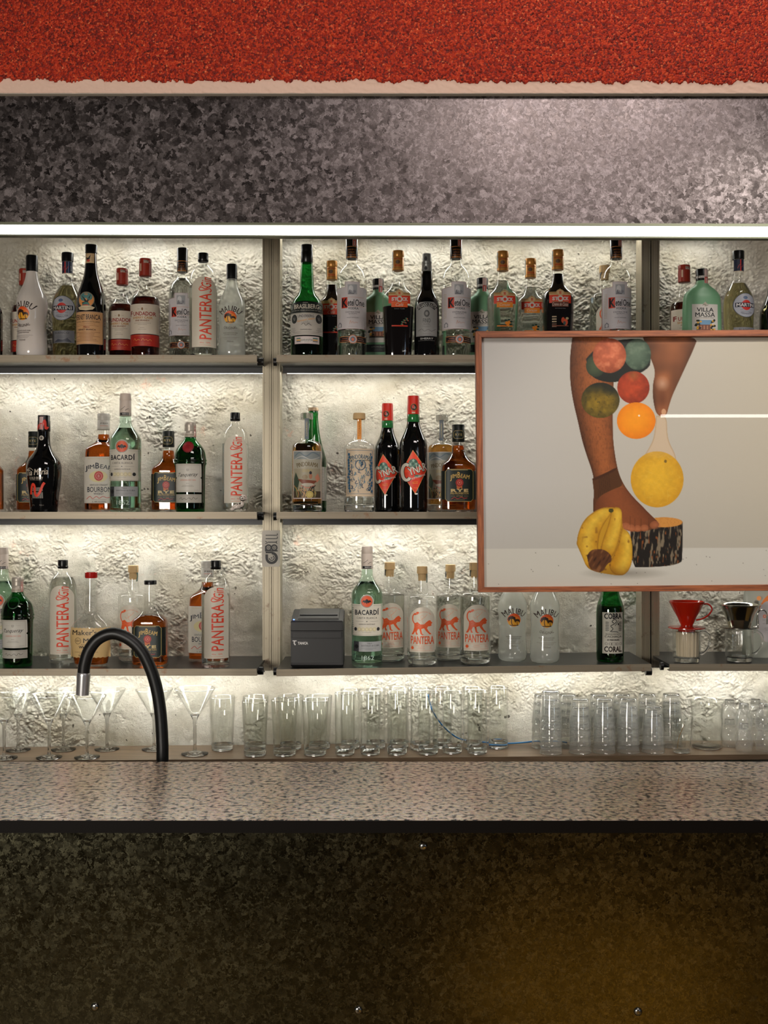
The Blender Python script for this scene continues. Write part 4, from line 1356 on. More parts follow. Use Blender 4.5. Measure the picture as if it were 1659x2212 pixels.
def art_bacardi(a):
    P = [(-32.8, 66), (32.8, 66), (32.8, 133), (15.5, 133)] + [(14.5 * math.cos(t), 139 + 14.5 * math.sin(t)) for t in np.linspace(-0.35, math.pi + 0.35, 16)] + [(-15.5, 133), (-32.8, 133)]
    a.poly(P, (206, 200, 184))
    a.rect(-32.8, 129.6, -14, 130, (90, 90, 90)); a.rect(14, 129.6, 32.8, 130, (90, 90, 90)); a.rect(-32.8, 67.6, 32.8, 68, (120, 120, 116))
    a.ring(0, 139, 12.4, 13.2, (90, 100, 104)); a.ell(0, 139, 12, 12, (218, 92, 54))
    a.poly([(-10, 137), (-7, 142), (-4, 140.6), (-1.4, 143.6), (1.4, 143.6), (4, 140.6), (7, 142), (10, 137), (6, 137.6), (4, 134.6), (2, 137), (0, 133), (-2, 137), (-4, 134.6), (-6, 137.6)], (32, 34, 38))
    a.text('BACARDÍ', 0, 117, 51, 13.5, (28, 30, 38), bold=0.028, space=1.12); a.text('CARTA BLANCA', 0, 104, 43, 4.2, (84, 82, 80), space=1.2)
    a.rect(-24, 96.4, -7, 96.8, (120, 120, 116)); a.rect(7, 96.4, 24, 96.8, (120, 120, 116)); a.ell(0, 96.6, 1.4, 1.0, (90, 90, 90))
    a.text('SUPERIOR WHITE RUM', 0, 90.6, 34, 2.6, (90, 86, 84)); a.ell(-24, 80, 3.0, 3.8, (44, 46, 48)); a.ell(24, 80, 3.0, 3.8, (44, 46, 48))
    for x_ in (-16, -8, 0, 8, 16):
        a.ell(x_, 80, 4.0, 4.6, (216, 206, 170))
        a.ring(x_, 80, 3.0, 3.4, (150, 140, 110))
    a.lines(0, 73.4, 36, 1, 2, (150, 146, 134))
    for h_ in range(14):
        a.rect(-31.6, 72 + h_ * 4, -28.4, 73 + h_ * 4, (90, 88, 88))
    a.sub('lower_label'); a.rect(-28, 33, 30, 54, (156, 158, 158)); a.rect(-28, 33, -17, 54, (60, 62, 64)); a.poly([(-27, 43.5), (-22, 49), (-17, 43.5), (-22, 38)], (30, 30, 32))
    a.text('1862', 6, 50.4, 10, 2.6, (90, 90, 92)); a.text('SANTIAGO de CUBA', 7, 45.6, 38, 3.2, (66, 66, 70)); a.lines(4, 40, 34, 2, 2.8, (110, 110, 112))
    a.text('1862', 2, 20, 26, 9, (176, 200, 184), bold=0.0)


def art_bacardi_neck(a):
    a.rect(-12, 207, 12, 212.6, (24, 24, 26)); a.text('WHITE RUM', 3, 209.8, 16, 3, (200, 196, 190), bold=0.02); a.stroke([(-8, 219), (-3, 222), (2, 226)], 0.8, (70, 66, 66)); a.stroke([(2, 217), (6, 220), (9, 221)], 0.8, (70, 66, 66))


kind('bacardi', 'white_rum_bottle', 254, [(0, 31), (2, 33.5), (30, 33.5), (60, 33), (100, 33), (146, 34), (158, 33), (168, 26.5), (178, 18.5), (188, 13), (200, 12), (210, 12)], M_AQUA,
     [('cap', pbr('cream_cap', (206, 192, 178), 0.45), [(206, 12.0), (207, 12.4), (238, 12.2), (239, 11.8), (240, 12.4), (252, 11.6), (254, 10.8)])],
     {'label': art_bacardi, 'neck_label': art_bacardi_neck}, (180, M_LAQUA, 8))


def art_tanq(seal):
    def f(a):
        a.poly([(-27, 42), (27, 42), (27, 70), (25, 72.5), (27, 75), (27, 102), (-27, 102), (-27, 75), (-25, 72.5), (-27, 70)], (206, 202, 190)); a.frame(-24.5, 44.5, 24.5, 99.5, 0.6, (176, 170, 156))
        a.ell(0, 90, 3.4, 4, (176, 172, 160)); a.lines(-11, 90, 10, 1, 2, (176, 172, 160)); a.lines(11, 90, 10, 1, 2, (176, 172, 160))
        a.text('Tanqueray', 0, 78, 42, 10.5, (44, 42, 42), rot=2, shear=0.45); a.text('LONDON DRY GIN', 0, 67.6, 32, 2.8, (222, 120, 92), space=1.2)
        a.lines(0, 60.6, 12, 1, 2, (90, 86, 80)); a.lines(0, 56.6, 28, 2, 2.4, (130, 126, 120)); a.lines(18, 46.6, 10, 1, 2, (150, 146, 140))
        a.sub('lower_label'); a.rect(-27, 19.5, 27, 37.5, (176, 172, 160)); a.rect(-27, 34.5, 27, 35, (140, 136, 124)); a.stroke([(-18, 27), (-14, 31), (-12, 26), (-7, 29), (-3, 26), (3, 30), (8, 26), (12, 31), (16, 27), (20, 30)], 0.7, (70, 66, 60))
        a.sub('seal')
        if seal:
            a.ell(0, 138, 12.2, 12.4, (120, 26, 32), 14); a.ell(0, 138, 9.6, 9.8, (150, 34, 40), 14); a.text('TG', 0, 138, 8, 7, (110, 24, 30), shear=0.4)
        else:
            a.ring(0, 138, 10.5, 12.5, (16, 70, 34))
    return f


def art_tanq_neck(a):
    a.rect(-12.4, 161, 12.4, 168, (196, 186, 168)); a.text('LONDON DRY', 0, 164.5, 19, 3, (80, 70, 60)); a.rect(9.5, 160.5, 12.4, 186, (206, 130, 120))


TQ = [(0, 29), (2, 31), (60, 31.6), (97, 32.4), (101, 34), (104, 35.6), (107, 33.6), (110, 35.8), (113, 33.8), (126, 32.4), (136, 29), (145, 22), (152, 15), (158, 12), (163, 12)]
for nm, sl in (('tanq', True), ('tanq_plain', False)):
    kind(nm, 'green_gin_bottle', 192, TQ, M_GREEN, [('cap', pbr('silver_cap', (186, 178, 164), 0.35, 0.3), [(160, 12.1), (160.5, 12.6), (172, 12.4), (173, 11.8), (175, 12.4), (177, 11.8), (179, 12.4), (181, 11.8), (183, 12.4), (190, 12), (192, 11)])],
         {'label': art_tanq(sl), 'neck_label': art_tanq_neck}, (140, M_LGREEN, 6))


def art_pindo_gold(a):
    a.rect(-28, 28, 31.5, 130, (214, 200, 190)); a.rect(-26.6, 30, 30.2, 128.6, (166, 158, 134)); a.rect(-26.6, 100, 30.2, 128.6, (140, 148, 146)); a.rect(-26.6, 92, 30.2, 112, (176, 172, 154))
    a.stroke([(-24, 118), (-14, 126), (0, 118), (14, 126), (28, 120)], 2.4, (110, 126, 134)); a.stroke([(-24, 112), (-8, 118), (10, 111), (28, 116)], 1.4, (196, 196, 190))
    a.text('PINDORAMA', 3, 101.5, 46, 9.5, (110, 96, 62), arc=80, bold=0.02); a.text('OURO', 3, 87.6, 20, 5.6, (196, 172, 96), space=1.3); a.lines(3, 93.6, 30, 1, 2, (150, 130, 70))
    a.poly([(-22, 84), (-26, 70), (-26, 30), (-18, 46), (-14, 66)], (60, 76, 60)); a.poly([(-18, 70), (24, 66), (16, 59), (-8, 60)], (128, 70, 48))
    a.ell(-2, 74, 6, 5, (150, 132, 100)); a.ell(10, 76, 3.4, 6, (176, 120, 92)); a.ell(10, 83, 2.8, 3.4, (40, 36, 40)); a.poly([(19, 74), (25, 82), (29, 70), (23, 62)], (206, 140, 112))
    a.ell(4, 58, 13, 3.4, (186, 178, 160)); a.stroke([(-10, 56), (4, 51), (18, 57)], 1.6, (206, 122, 104)); a.rect(-26.6, 30, 30.2, 44, (78, 66, 50))
    rr = random.Random(5)
    for q in range(16):
        x_ = -24 + rr.random() * 50
        a.stroke([(x_, 31), (x_ + rr.uniform(-5, 5), 40 + rr.random() * 8), (x_ + rr.uniform(-9, 9), 46 + rr.random() * 12)], 1.6, rr.choice([(44, 40, 34), (186, 140, 84), (150, 150, 100), (90, 60, 40)]))
    a.ell(8, 37, 8, 7.6, (206, 186, 112)); a.ring(8, 37, 5.4, 6.2, (150, 130, 70))


def art_pindo_blue(a):
    a.rect(-27, 33, 32, 134, (206, 186, 158)); a.frame(-24, 38, 29, 131, 0.8, (70, 110, 132))
    rr = random.Random(9)
    for q in range(70):
        x_, h_ = rr.uniform(-20, 25), rr.uniform(42, 108)
        sd = rr.choice([-1, 1])
        a.stroke([(x_, h_), (x_ + sd * rr.uniform(2, 5), h_ + rr.uniform(0, 5)), (x_ + sd * rr.uniform(1, 3), h_ + rr.uniform(5, 10))], rr.uniform(0.5, 1.6), rr.choice([(84, 128, 148), (60, 100, 128), (120, 152, 160), (36, 70, 100)]))
    for x_ in (-21, 26):
        for q in range(14):
            a.ell(x_ + rr.uniform(-2, 2), 44 + q * 6, 2.2, 3.2, (56, 96, 124), 8)
    a.ring(3, 100, 10, 11.4, (56, 96, 124)); a.rect(-18, 110, 24, 124, (206, 190, 162)); a.text('PINDORAMA', 3, 117, 43, 9.5, (62, 88, 104), arc=60, bold=0.025); a.text('CACHAÇA', 3, 110, 20, 2.8, (90, 120, 130), arc=60)


def strip_neck(c1, c2):
    def f(a):
        a.rect(-4, 155, 5, 200, c1)
        a.text('PINDORAMA', 0.5, 176, 36, 3.6, c2, rot=90)
    return f


PD = [(0, 30), (3, 32.5), (15, 33), (17, 32.2), (19, 33), (136, 33), (144, 31), (150, 24), (154, 15), (160, 12.3), (190, 12), (200, 12.4)]
GST = pbr('glass_stopper', (206, 206, 196), 0.08, trans=0.8)
kind('pindo_gold', 'cachaca_bottle', 212, PD, M_CLEAR, [('stopper', GST, [(198, 12.4), (199, 13.4), (210, 13.4), (212, 12.6)])],
     {'label': art_pindo_gold, 'neck_strip': strip_neck((110, 122, 128), (196, 180, 120))}, (146, M_LGOLD, 17), solid_base=14)
kind('pindo_blue', 'cachaca_bottle', 212, PD, M_CLEAR, [('stopper', M_CORK, [(198, 11), (199, 13.4), (210, 13.0), (212, 12.0)])],
     {'label': art_pindo_blue, 'neck_strip': strip_neck((232, 150, 56), (150, 90, 30))}, (30, M_LCLEAR, 17), solid_base=14)


def art_cynar(a):
    a.poly([(-3, 131.5), (27.5, 90), (2, 38), (-28, 84)], (206, 156, 84)); a.poly([(-3, 130), (26.8, 90), (2, 39.6), (-27.2, 84)], (222, 70, 40)); a.poly([(-27, 83), (26, 88), (2, 40)], (206, 58, 34))
    a.ell(-2, 103, 10, 10, (70, 104, 90)); a.ell(-2, 100, 12, 7, (84, 124, 106))
    for q, (x_, h_) in enumerate(((-8, 108), (-2, 109), (4, 107), (-9, 101), (-3, 102), (4, 101), (9, 99), (-6, 95), (2, 95))):
        a.poly([(x_, h_ + 3.4), (x_ + 2.8, h_), (x_, h_ - 3.4), (x_ - 2.8, h_)], (150, 176, 158) if q % 2 else (50, 84, 72))
    a.ell(8, 76, 8, 3, (60, 110, 96))
    cc = [(-12.5, 98), (-17, 101), (-22.5, 97), (-25, 86), (-23, 74), (-18, 68), (-12, 69), (-9.5, 73)]
    a.stroke(cc, 8.4, (24, 20, 20)); a.text('YNAR', 7, 91.5, 43, 19, (24, 20, 20), rot=19, bold=0.05)
    a.stroke(cc, 6.0, (206, 200, 184)); a.text('YNAR', 7, 91.5, 41, 16.5, (206, 200, 184), rot=19, bold=0.015)
    a.text('RICETTA ORIGINALE', 9, 75, 31, 4, (226, 196, 186), rot=19, bold=0.02); a.rect(-4, 60, 8, 61, (226, 130, 60)); a.text('BITTER', 2, 63, 12, 3, (230, 140, 60), rot=10)
    a.text('16,5%', 3, 51, 8, 2.6, (230, 150, 80)); a.ell(4, 38.5, 3.4, 1.8, (206, 200, 190))


def art_cynar_neck(a):
    a.ell(0, 224, 7.6, 8.0, (176, 96, 40)); a.ell(0, 224, 6.2, 6.6, (32, 26, 26)); a.ell(-1, 225, 3.2, 4, (190, 60, 44)); a.ell(2, 223, 2, 3, (150, 130, 120)); a.rect(-4, 211, 3, 214, (214, 180, 150))


kind('cynar', 'artichoke_liqueur_bottle', 249, [(0, 28), (3, 30.5), (60, 30.6), (138, 30.2), (150, 29), (164, 23), (178, 16.5), (192, 13.2), (206, 13), (212, 12.4)], M_JET,
     [('green_neck', pbr('green_neck_glass', (44, 118, 62), 0.1, coat=0.6), [(192, 13.0), (193, 13.6), (206, 13.4), (209, 13.0)]),
      ('cap', pbr('red_cap', (214, 50, 34), 0.35), [(209.2, 12.4), (209.6, 12.9), (246, 12.7), (249, 12.0)])], {'label': art_cynar, 'neck_label': art_cynar_neck})

kind('green_beer', 'beer_bottle', 224, [(0, 26), (3, 28.5), (108, 28.5), (124, 25), (146, 18), (176, 12.4), (205, 9.8), (211, 11), (217, 9.6)], M_GREEN,
     [('crown_cap', pbr('tan_crown', (186, 162, 128), 0.4, 0.3), [(216, 9.8), (217, 11.4), (222, 10.8), (224, 9.6)])], {'label': lambda a: (a.rect(-28, 24, 28, 96, (170, 166, 156)), a.lines(14, 90, 20, 20, 3.2, (90, 86, 80)))}, (150, M_LGREEN))


def art_panther(a):
    c = (232, 96, 48)
    P = [(-27, 30), (27, 30)] + [(27 * math.cos(t), 100 + 27 * math.sin(t)) for t in np.linspace(0, math.pi, 18)]
    a.poly(P, (216, 208, 190))
    a.poly([(-17, 92), (-10, 95), (-4, 90), (4, 90), (9, 95), (13, 98), (17, 99), (19, 96), (22, 93), (19, 90), (21, 88), (17, 86), (13, 86), (10, 82), (14, 75), (20, 69), (16, 68), (8, 76), (4, 82), (-2, 80), (0, 70), (4, 68), (0, 67), (-4, 70), (-6, 80), (-9, 80), (-12, 74), (-9, 68), (-13, 68), (-15, 75), (-19, 68), (-23, 68), (-19, 76), (-17, 84)], c)
    a.stroke([(-16, 91), (-20, 98), (-20, 107), (-16, 113), (-12, 112), (-9, 114), (-8, 117)], 2.2, c); a.ell(-10, 115, 3.2, 2.0, c, 10); a.ell(-15, 112, 2.0, 2.4, c, 10)
    a.ring(0, 106, 3.6, 4.0, (236, 160, 120)); a.stroke([(0, 102), (-5, 98), (-9, 102)], 0.6, (236, 160, 120)); a.stroke([(0, 102), (6, 106), (11, 112)], 0.6, (236, 160, 120)); a.stroke([(0, 102), (0, 96), (4, 91)], 0.6, (236, 160, 120))
    a.text('BRAZILIAN DRY GIN', 4, 117, 32, 2.2, (236, 150, 110), arc=22)
    for q in range(26):
        x_, h_ = -15 + (q * 7.3) % 28, 84 + (q * 3.1) % 8
        a.ell(x_, h_, 0.5, 0.5, (216, 170, 140), 6)
    a.text('PANTERA', 0.5, 56.5, 50, 17, c, bold=0.008); a.rect(-25, 44.6, 25, 45, (236, 160, 120)); a.rect(-25, 34, 25, 34.4, (236, 160, 120))
    a.ell(-21, 39.6, 3, 3.6, c, 8); a.lines(-2, 41.6, 22, 2, 3.2, (236, 130, 90)); a.lines(19, 41.6, 8, 2, 3.2, (236, 130, 90))


PT = [(0, 27), (3, 31), (10, 33), (18, 33.2), (140, 33.2), (146, 32.4), (150, 29), (151.5, 20), (153, 14.5), (158, 12.6), (184, 12), (196, 12.4)]
PCK = [('cork', M_CORK, [(182, 8.6), (197, 9.2), (197.6, 11.4), (201, 11.6), (212, 11.4), (213, 10.8)])]
kind('panther', 'corked_gin_bottle', 213, PT, M_CLEAR, PCK, {'label': art_panther, 'tax_stamp': lambda a: a.rect(9, 178, 11.3, 212, (96, 120, 104))}, (30, M_LCLEAR, 15), solid_base=12)
kind('panther_full', 'corked_gin_bottle', 213, PT, M_CLEAR, PCK, {'label': art_panther, 'tax_stamp': lambda a: a.rect(-11.3, 184, -9, 212, (60, 66, 60))}, (142, M_LCLEAR, 15), solid_base=12)


def art_maker(a):
    P = [(-43, 22)] + [(-43 + q * 4.3, 20 + (q % 2) * 1.6) for q in range(21)] + [(43, 84)] + [(43 - q * 4.3, 85.6 - (q % 2) * 1.6) for q in range(21)]
    a.poly(P, (212, 180, 124)); a.text("Maker's", -8, 75, 54, 11, (34, 28, 24), bold=0.01); a.text('Mark', 8, 57.5, 36, 10, (34, 28, 24), bold=0.01)
    a.ring(-22, 57, 6.2, 7.0, (60, 50, 40)); a.text('SIV', -22, 57, 9, 5, (60, 50, 40)); a.lines(-2, 49, 50, 1, 2, (90, 70, 50), 0.9); a.text('WHISKY', -5, 43.6, 30, 5.6, (44, 36, 30), bold=0.03)
    a.lines(-4, 37, 30, 1, 2, (90, 70, 50)); a.lines(-4, 33, 50, 2, 3, (90, 70, 50)); a.text('750 ml   45% vol.', -4, 25.4, 34, 3.4, (60, 50, 40))


kind('maker', 'wax_sealed_whisky_bottle', 204, [(0, 33, .65, 2.4), (4, 36, .65, 2.4), (18, 39, .65, 2.4), (44, 43.4, .62, 2.4), (70, 45, .6, 2.4), (84, 43, .62, 2.4), (96, 35, .68, 2.2), (106, 24, .85, 2), (114, 17, 1, 2), (124, 15.6, 1, 2), (170, 12.8, 1, 2), (194, 12.4, 1, 2)], M_CLEAR,
     [('wax_cap', pbr('red_wax', (178, 26, 20), 0.25, coat=0.6), [(191, 12.6), (193, 13.4), (203, 13.6), (204, 12.4)])], {'label': art_maker}, (44, M_LAMBER, 5))


def art_cobra(a):
    a.rect(-21, 19, 23, 107, (206, 202, 186)); a.frame(-20, 20, 22, 106, 0.5, (90, 88, 80)); a.text('COBRA', 1, 99, 38, 12.5, BLK, bold=0.04); a.text('CORAL', 1, 28.5, 38, 12.5, (50, 40, 32), bold=0.04)
    a.stroke([(-6, 66), (0, 72), (-5, 78), (2, 82), (8, 88), (4, 92), (-2, 88), (2, 84)], 1.5, (40, 38, 36)); a.stroke([(-4, 66), (6, 66), (12, 64)], 1.2, (40, 38, 36)); a.stroke([(4, 78), (10, 86), (12, 90)], 1.1, (40, 38, 36)); a.ell(12, 82, 1.6, 2.4, (60, 56, 52))
    for sx in (-12, 16):
        a.stroke([(sx, 66), (sx, 88)], 0.7, (90, 88, 80))
        for q in range(6):
            a.ell(sx - 2, 69 + q * 3.4, 1.8, 0.9, (90, 88, 80), 8); a.ell(sx + 2, 69 + q * 3.4, 1.8, 0.9, (90, 88, 80), 8)
    a.text('BRAZILIAN SPIRIT BLEND', 1, 60.6, 32, 2, (70, 66, 60)); a.text('CACHAÇA', 1, 55, 36, 5.6, (50, 46, 42)); a.text('BY PINDORAMA', 1, 48.4, 26, 3.4, (50, 46, 42), bold=0.02)
    for x_ in (-14, -6, 9, 17):
        a.ring(x_, 40, 2.4, 2.9, (60, 56, 50), 12)
    a.frame(-3, 37.4, 6, 42.6, 0.5, (60, 56, 50))


kind('cobra', 'green_cachaca_bottle', 224, [(0, 27), (3, 29.5), (104, 30), (122, 28), (138, 21.5), (160, 15.5), (190, 11.4), (208, 10.6), (218, 10.4)], M_GREEN,
     [('crown_cap', pbr('tan_crown', (186, 162, 128), 0.4, 0.3), [(216, 10.6), (217, 12), (222, 11.4), (224, 10)])], {'label': art_cobra}, (120, M_LGREEN))

kind('dark', 'dark_bottle', 235, [(0, 31), (3, 33), (96, 33.4), (114, 31.5), (132, 24), (150, 16.5), (170, 13.4), (200, 12.4)], M_JET, [('cap', M_CAPBLACK, [(198, 12.6), (199, 13.2), (233, 13), (235, 12)])],
     {'label': lambda a: (a.rect(-28, 30, 28, 104, (150, 150, 146)), a.lines(0, 96, 44, 20, 3.2, (70, 70, 70)))})
kind('dark_plain', 'dark_bottle', 235, [(0, 31), (3, 33), (96, 33.4), (114, 31.5), (132, 24), (150, 16.5), (170, 13.4), (200, 12.4)], M_JET, [('cap', M_CAPBLACK, [(198, 12.6), (199, 13.2), (233, 13), (235, 12)])])

# ================================================================ BOTTLES IN PLACE
FR, BK = 3.0, 3.095
B = bottle
# top left shelf
B('dark_plain', -26, 560, FR, 'T', 'black bottle cut by the left picture edge on the top shelf')
B('fundador', 54, 582, BK, 'T', 'dark brandy bottle with red cap half hidden behind the white coconut rum bottle')
B('malibu', 69, 553, FR, 'T', 'opaque white coconut rum bottle with palm sunset print, top left shelf', rot=-20)
B('martini', 146, 547, BK - 0.02, 'T', 'pale vermouth bottle with round silver label left of the fernet bottle', rot=-6)
B('fernet', 197, 530, FR, 'T', 'tall black bitters bottle with tan label and eagle emblem, top left shelf', rot=-4)
B('fundador', 264, 581, BK - 0.03, 'T', 'shorter looking brandy bottle set back just right of the tan label bottle')
B('fundador', 314, 560, FR, 'T', 'front brandy bottle with red brown cap and red label band, top left shelf')
B('ketel', 394, 537, BK - 0.02, 'T', 'clear vodka bottle with black cap set back behind the orange lettered gin bottle', rot=0)
B('pgin', 439, 548, FR, 'T', 'clear bottle with upright orange lettering, highest one of its kind, top left shelf', rot=2)
B('malibu_clear', 501, 572, FR, 'T', 'misty white coconut rum bottle at the right end of the top left shelf')
# top middle shelf
B('brasilberg', 663, 530, FR, 'T', 'green bitters bottle with black cap and white oval marked label, top middle shelf')
B('stock_coffee_full', 717, 565, BK, 'T', 'dark liqueur bottle with gold cap set back right of the green bitters bottle')
B('ketel_low', 760, 503, FR, 'T', 'tall clear vodka bottle nearest the green bitters bottle, top touching the light strip')
B('villa', 817, 604, BK, 'T', 'frosted green lemon liqueur bottle behind the left tall vodka bottle')
B('stock_coffee', 860, 543, FR, 'T', 'gold capped liqueur bottle, half clear half black, top middle shelf', rot=6)
B('sherry', 922, 549, FR, 'T', 'slim black sherry bottle with silver arched label and grey capsule')
B('ketel_low', 985, 503, FR, 'T', 'tall clear vodka bottle right beside the black sherry bottle', rot=5)
B('villa', 1042, 602, BK, 'T', 'frosted green lemon liqueur bottle behind the corner of the picture frame', rot=-8)
B('stock_orange', 1086, 544, FR, 'T', 'clear orange liqueur bottle with gold cap, left of its shorter looking twin', rot=4)
B('stock_orange', 1146, 560, BK - 0.02, 'T', 'clear orange liqueur bottle set back between its taller twin and the dark cocoa one')
B('stock_cocoa', 1205, 541, FR, 'T', 'black cocoa liqueur bottle with gold cap above the framed picture', rot=3)
B('panther_full', 1306, 575, BK, 'T', 'corked clear gin bottle hidden behind the rightmost tall vodka bottle', rot=10)
B('ketel_low', 1331, 503, FR, 'T', 'tall clear vodka bottle above the picture, beside the right uprights', rot=0)
# top right shelf
B('fundador', 1478, 574, BK - 0.02, 'T', 'brandy bottle with orange red cap half behind the frosted green bottle')
B('villa', 1516, 583, FR, 'T', 'fully visible frosted green lemon liqueur bottle, top right shelf', rot=4)
B('martini', 1595, 543, FR, 'T', 'pale vermouth bottle with round silver label on the top right shelf', rot=12)
B('dark_plain', 1672, 560, FR, 'T', 'black bottle cut by the right picture edge on the top shelf')
# middle left shelf
B('rye', -31, 930, FR, 'M', 'amber whiskey bottle barely entering at the left picture edge, middle shelf')
B('rye', 74, 933, BK, 'M', 'rye whiskey bottle hidden behind the black coffee liqueur bottle')
B('tia', 95, 898, FR, 'M', 'curvy black coffee liqueur bottle with red brush mark, middle left shelf', rot=-4)
B('bourbon', 224, 894, BK + 0.01, 'M', 'bourbon bottle with white label left of the tall white rum bottle, middle shelf', rot=-4)
B('bacardi', 271, 851, FR - 0.01, 'M', 'tall greenish white rum bottle with bat emblem, middle left shelf', rot=0)
B('rye', 364, 932, BK + 0.01, 'M', 'dark labelled rye whiskey bottle partly behind the green gin bottle, middle shelf')
B('tanq', 411, 913, FR - 0.005, 'M', 'green gin bottle with red wax seal, middle left shelf')
B('pgin', 508, 892, BK - 0.03, 'M', 'clear gin bottle with upright orange lettering behind the dog figurine', rot=-3)
# centre shelf
B('green_beer', 677, 881, BK + 0.01, 'M', 'slim green bottle with tan crown cap behind the golden labelled bottle')
B('pindo_gold', 663, 893, FR, 'M', 'golden cachaca bottle with river scene label and glass stopper, first on the centre shelf')
B('pindo_blue', 776, 893, FR, 'M', 'clear cachaca bottle with blue engraved label and orange neck strip')
B('cynar', 837, 864, FR + 0.045, 'M', 'black bottle with red cap and diamond label, left and lower looking of two', rot=-14, s=0.955)
B('cynar', 893, 856, FR - 0.008, 'M', 'black bottle with red cap and diamond label, right one of two on the centre shelf', rot=2)
B('pindo_gold', 955, 897, BK, 'M', 'golden cachaca bottle with glass stopper half hidden by the square whiskey bottle', rot=-12)
B('rye', 990, 918, FR, 'M', 'square rye whiskey bottle with dark green cap against the picture frame, centre shelf')
B('dark', 1052, 900, BK, 'M', 'black bottle almost fully hidden behind the left edge of the picture, centre shelf')
# lowest left shelf
B('bacardi', 6, 1183, BK - 0.02, 'B', 'white rum bottle cut by the left picture edge on the lowest shelf')
B('tanq_plain', 38, 1247, FR, 'B', 'green gin bottle without red seal on the lowest left shelf')
B('pgin_full', 136, 1210, BK - 0.02, 'B', 'clear gin bottle with orange lettering between the green gin and wax sealed bottle', rot=-2)
B('maker', 197, 1236, FR, 'B', 'wide whisky bottle with red wax seal and cream label behind the tap', rot=0)
B('panther', 288, 1222, BK, 'B', 'corked gin bottle with orange panther label behind the tap arch', rot=-4)
B('rye_open', 325, 1254, FR, 'B', 'square rye whiskey bottle with thin black cap on the lowest left shelf')
B('bourbon', 448, 1212, BK + 0.025, 'B', 'bourbon bottle hidden behind the rightmost gin bottle of the lowest left shelf', rot=-6)
B('pgin', 466, 1211, FR - 0.01, 'B', 'clear gin bottle with orange lettering standing in front of a bourbon bottle')
# lowest middle shelf
B('bacardi', 793, 1181, FR, 'B', 'tall greenish white rum bottle right of the black receipt printer')
B('panther_full', 842, 1215, BK, 'B', 'corked panther gin bottle behind the rum bottle, first of four', rot=6)
B('panther', 912, 1224, FR, 'B', 'front corked panther gin bottle with pale cork and green stamp', rot=-2)
B('panther_full', 973, 1220, BK, 'B', 'corked panther gin bottle set back, third of four', rot=-10)
B('panther_full', 1026, 1216, FR + 0.008, 'B', 'corked panther gin bottle reaching behind the frame corner, last of four', rot=4)
B('malibu_clear2', 1107, 1212, BK - 0.03, 'B', 'left frosted coconut rum bottle under the picture frame, set back', rot=0)
B('malibu_clear', 1177, 1212, FR + 0.02, 'B', 'right frosted coconut rum bottle under the picture frame, reading original')
B('cobra', 1318, 1204, FR + 0.02, 'B', 'green cachaca bottle with black and white label under the picture frame')

# ================================================================ RECEIPT PRINTER
py_f, py_b = 2.965, 3.10
pz0 = Zrow('B', 741, FR) + 0.0008
pxa, pxb = PX(628, py_f), PX(741, py_f)
pr = empty('receipt_printer', (pxa, py_f, pz0), 'black receipt printer with small white logo on the lowest middle shelf', 'printer')
Hp = PZ(1341, py_f) - pz0
Hb = Hp + 0.022
bm = bmesh.new()
Wp = pxb - pxa
prof = [(0.004, 0), (0, 0.006), (0.002, 0.012), (0.002, Hp - 0.028), (0.0, Hp - 0.026), (0.0, Hp - 0.004), (0.004, Hp), (0.105, Hb), (0.125, Hb - 0.008), (0.130, 0)]
A = [bm.verts.new((0, p[0], p[1])) for p in prof]
D = [bm.verts.new((Wp, p[0], p[1])) for p in prof]
bm.faces.new(A); bm.faces.new(D[::-1])
for i in range(len(prof)):
    j = (i + 1) % len(prof)
    bm.faces.new((A[i], D[i], D[j], A[j]))
bmesh.ops.recalc_face_normals(bm, faces=bm.faces)
bmesh.ops.bevel(bm, geom=[e for e in bm.edges if abs(e.verts[0].co.x - e.verts[1].co.x) < 1e-6], offset=0.0022, segments=2, affect='EDGES')
from_bm('body', bm, pbr('printer_black', (30, 30, 30), 0.42), pr)
sl = (Hb - Hp) / 0.101


def top_pt(x, y, up): return (x, y, Hp + (y - 0.004) * sl + up)


bm = bmesh.new()
c8 = []
for x in (0.018, Wp - 0.012):
    for y in (0.012, 0.10):
        for up in (-0.004, 0.004):
            c8.append(bm.verts.new(top_pt(x, y, up)))
for f in ((0, 1, 3, 2), (4, 6, 7, 5), (0, 4, 5, 1), (2, 3, 7, 6), (0, 2, 6, 4), (1, 5, 7, 3)):
    bm.faces.new([c8[i] for i in f])
bmesh.ops.recalc_face_normals(bm, faces=bm.faces)
bmesh.ops.bevel(bm, geom=bm.edges[:], offset=0.0015, segments=2, affect='EDGES')
from_bm('lid', bm, pbr('printer_lid', (52, 52, 50), 0.4), pr)
bm = bmesh.new()
tube_bm(bm, [top_pt(0.022, 0.036, 0.005), top_pt(Wp - 0.016, 0.036, 0.005)], 0.0022, 8)
from_bm('paper_slot', bm, M_CAPBLACK, pr)
box('power_light', 0.006, 0.010, 0.0035, 0.0065, Hp + 0.002, Hp + 0.0036, pbr('led_blue', (90, 140, 255), 0.4, emit=((90, 130, 255), 6)), pr)
box('front_flap', 0.004, Wp - 0.004, -0.0012, 0.003, Hp - 0.046, Hp - 0.030, pbr('printer_black', (30, 30, 30), 0.42), pr, 0.0005)
a = Art()
a.text('TANCA', 26, Hp / U - 48, 22, 6, (206, 204, 200), bold=0.05)
a.rect(4, Hp / U - 44, 12.5, Hp / U - 42, (206, 204, 200)); a.stroke([(8.4, Hp / U - 43), (7.4, Hp / U - 48), (10, Hp / U - 52)], 2.6, (206, 204, 200))
link('logo', a.wrap('logo', lambda x, h: -1.4, base=0.3), pr)

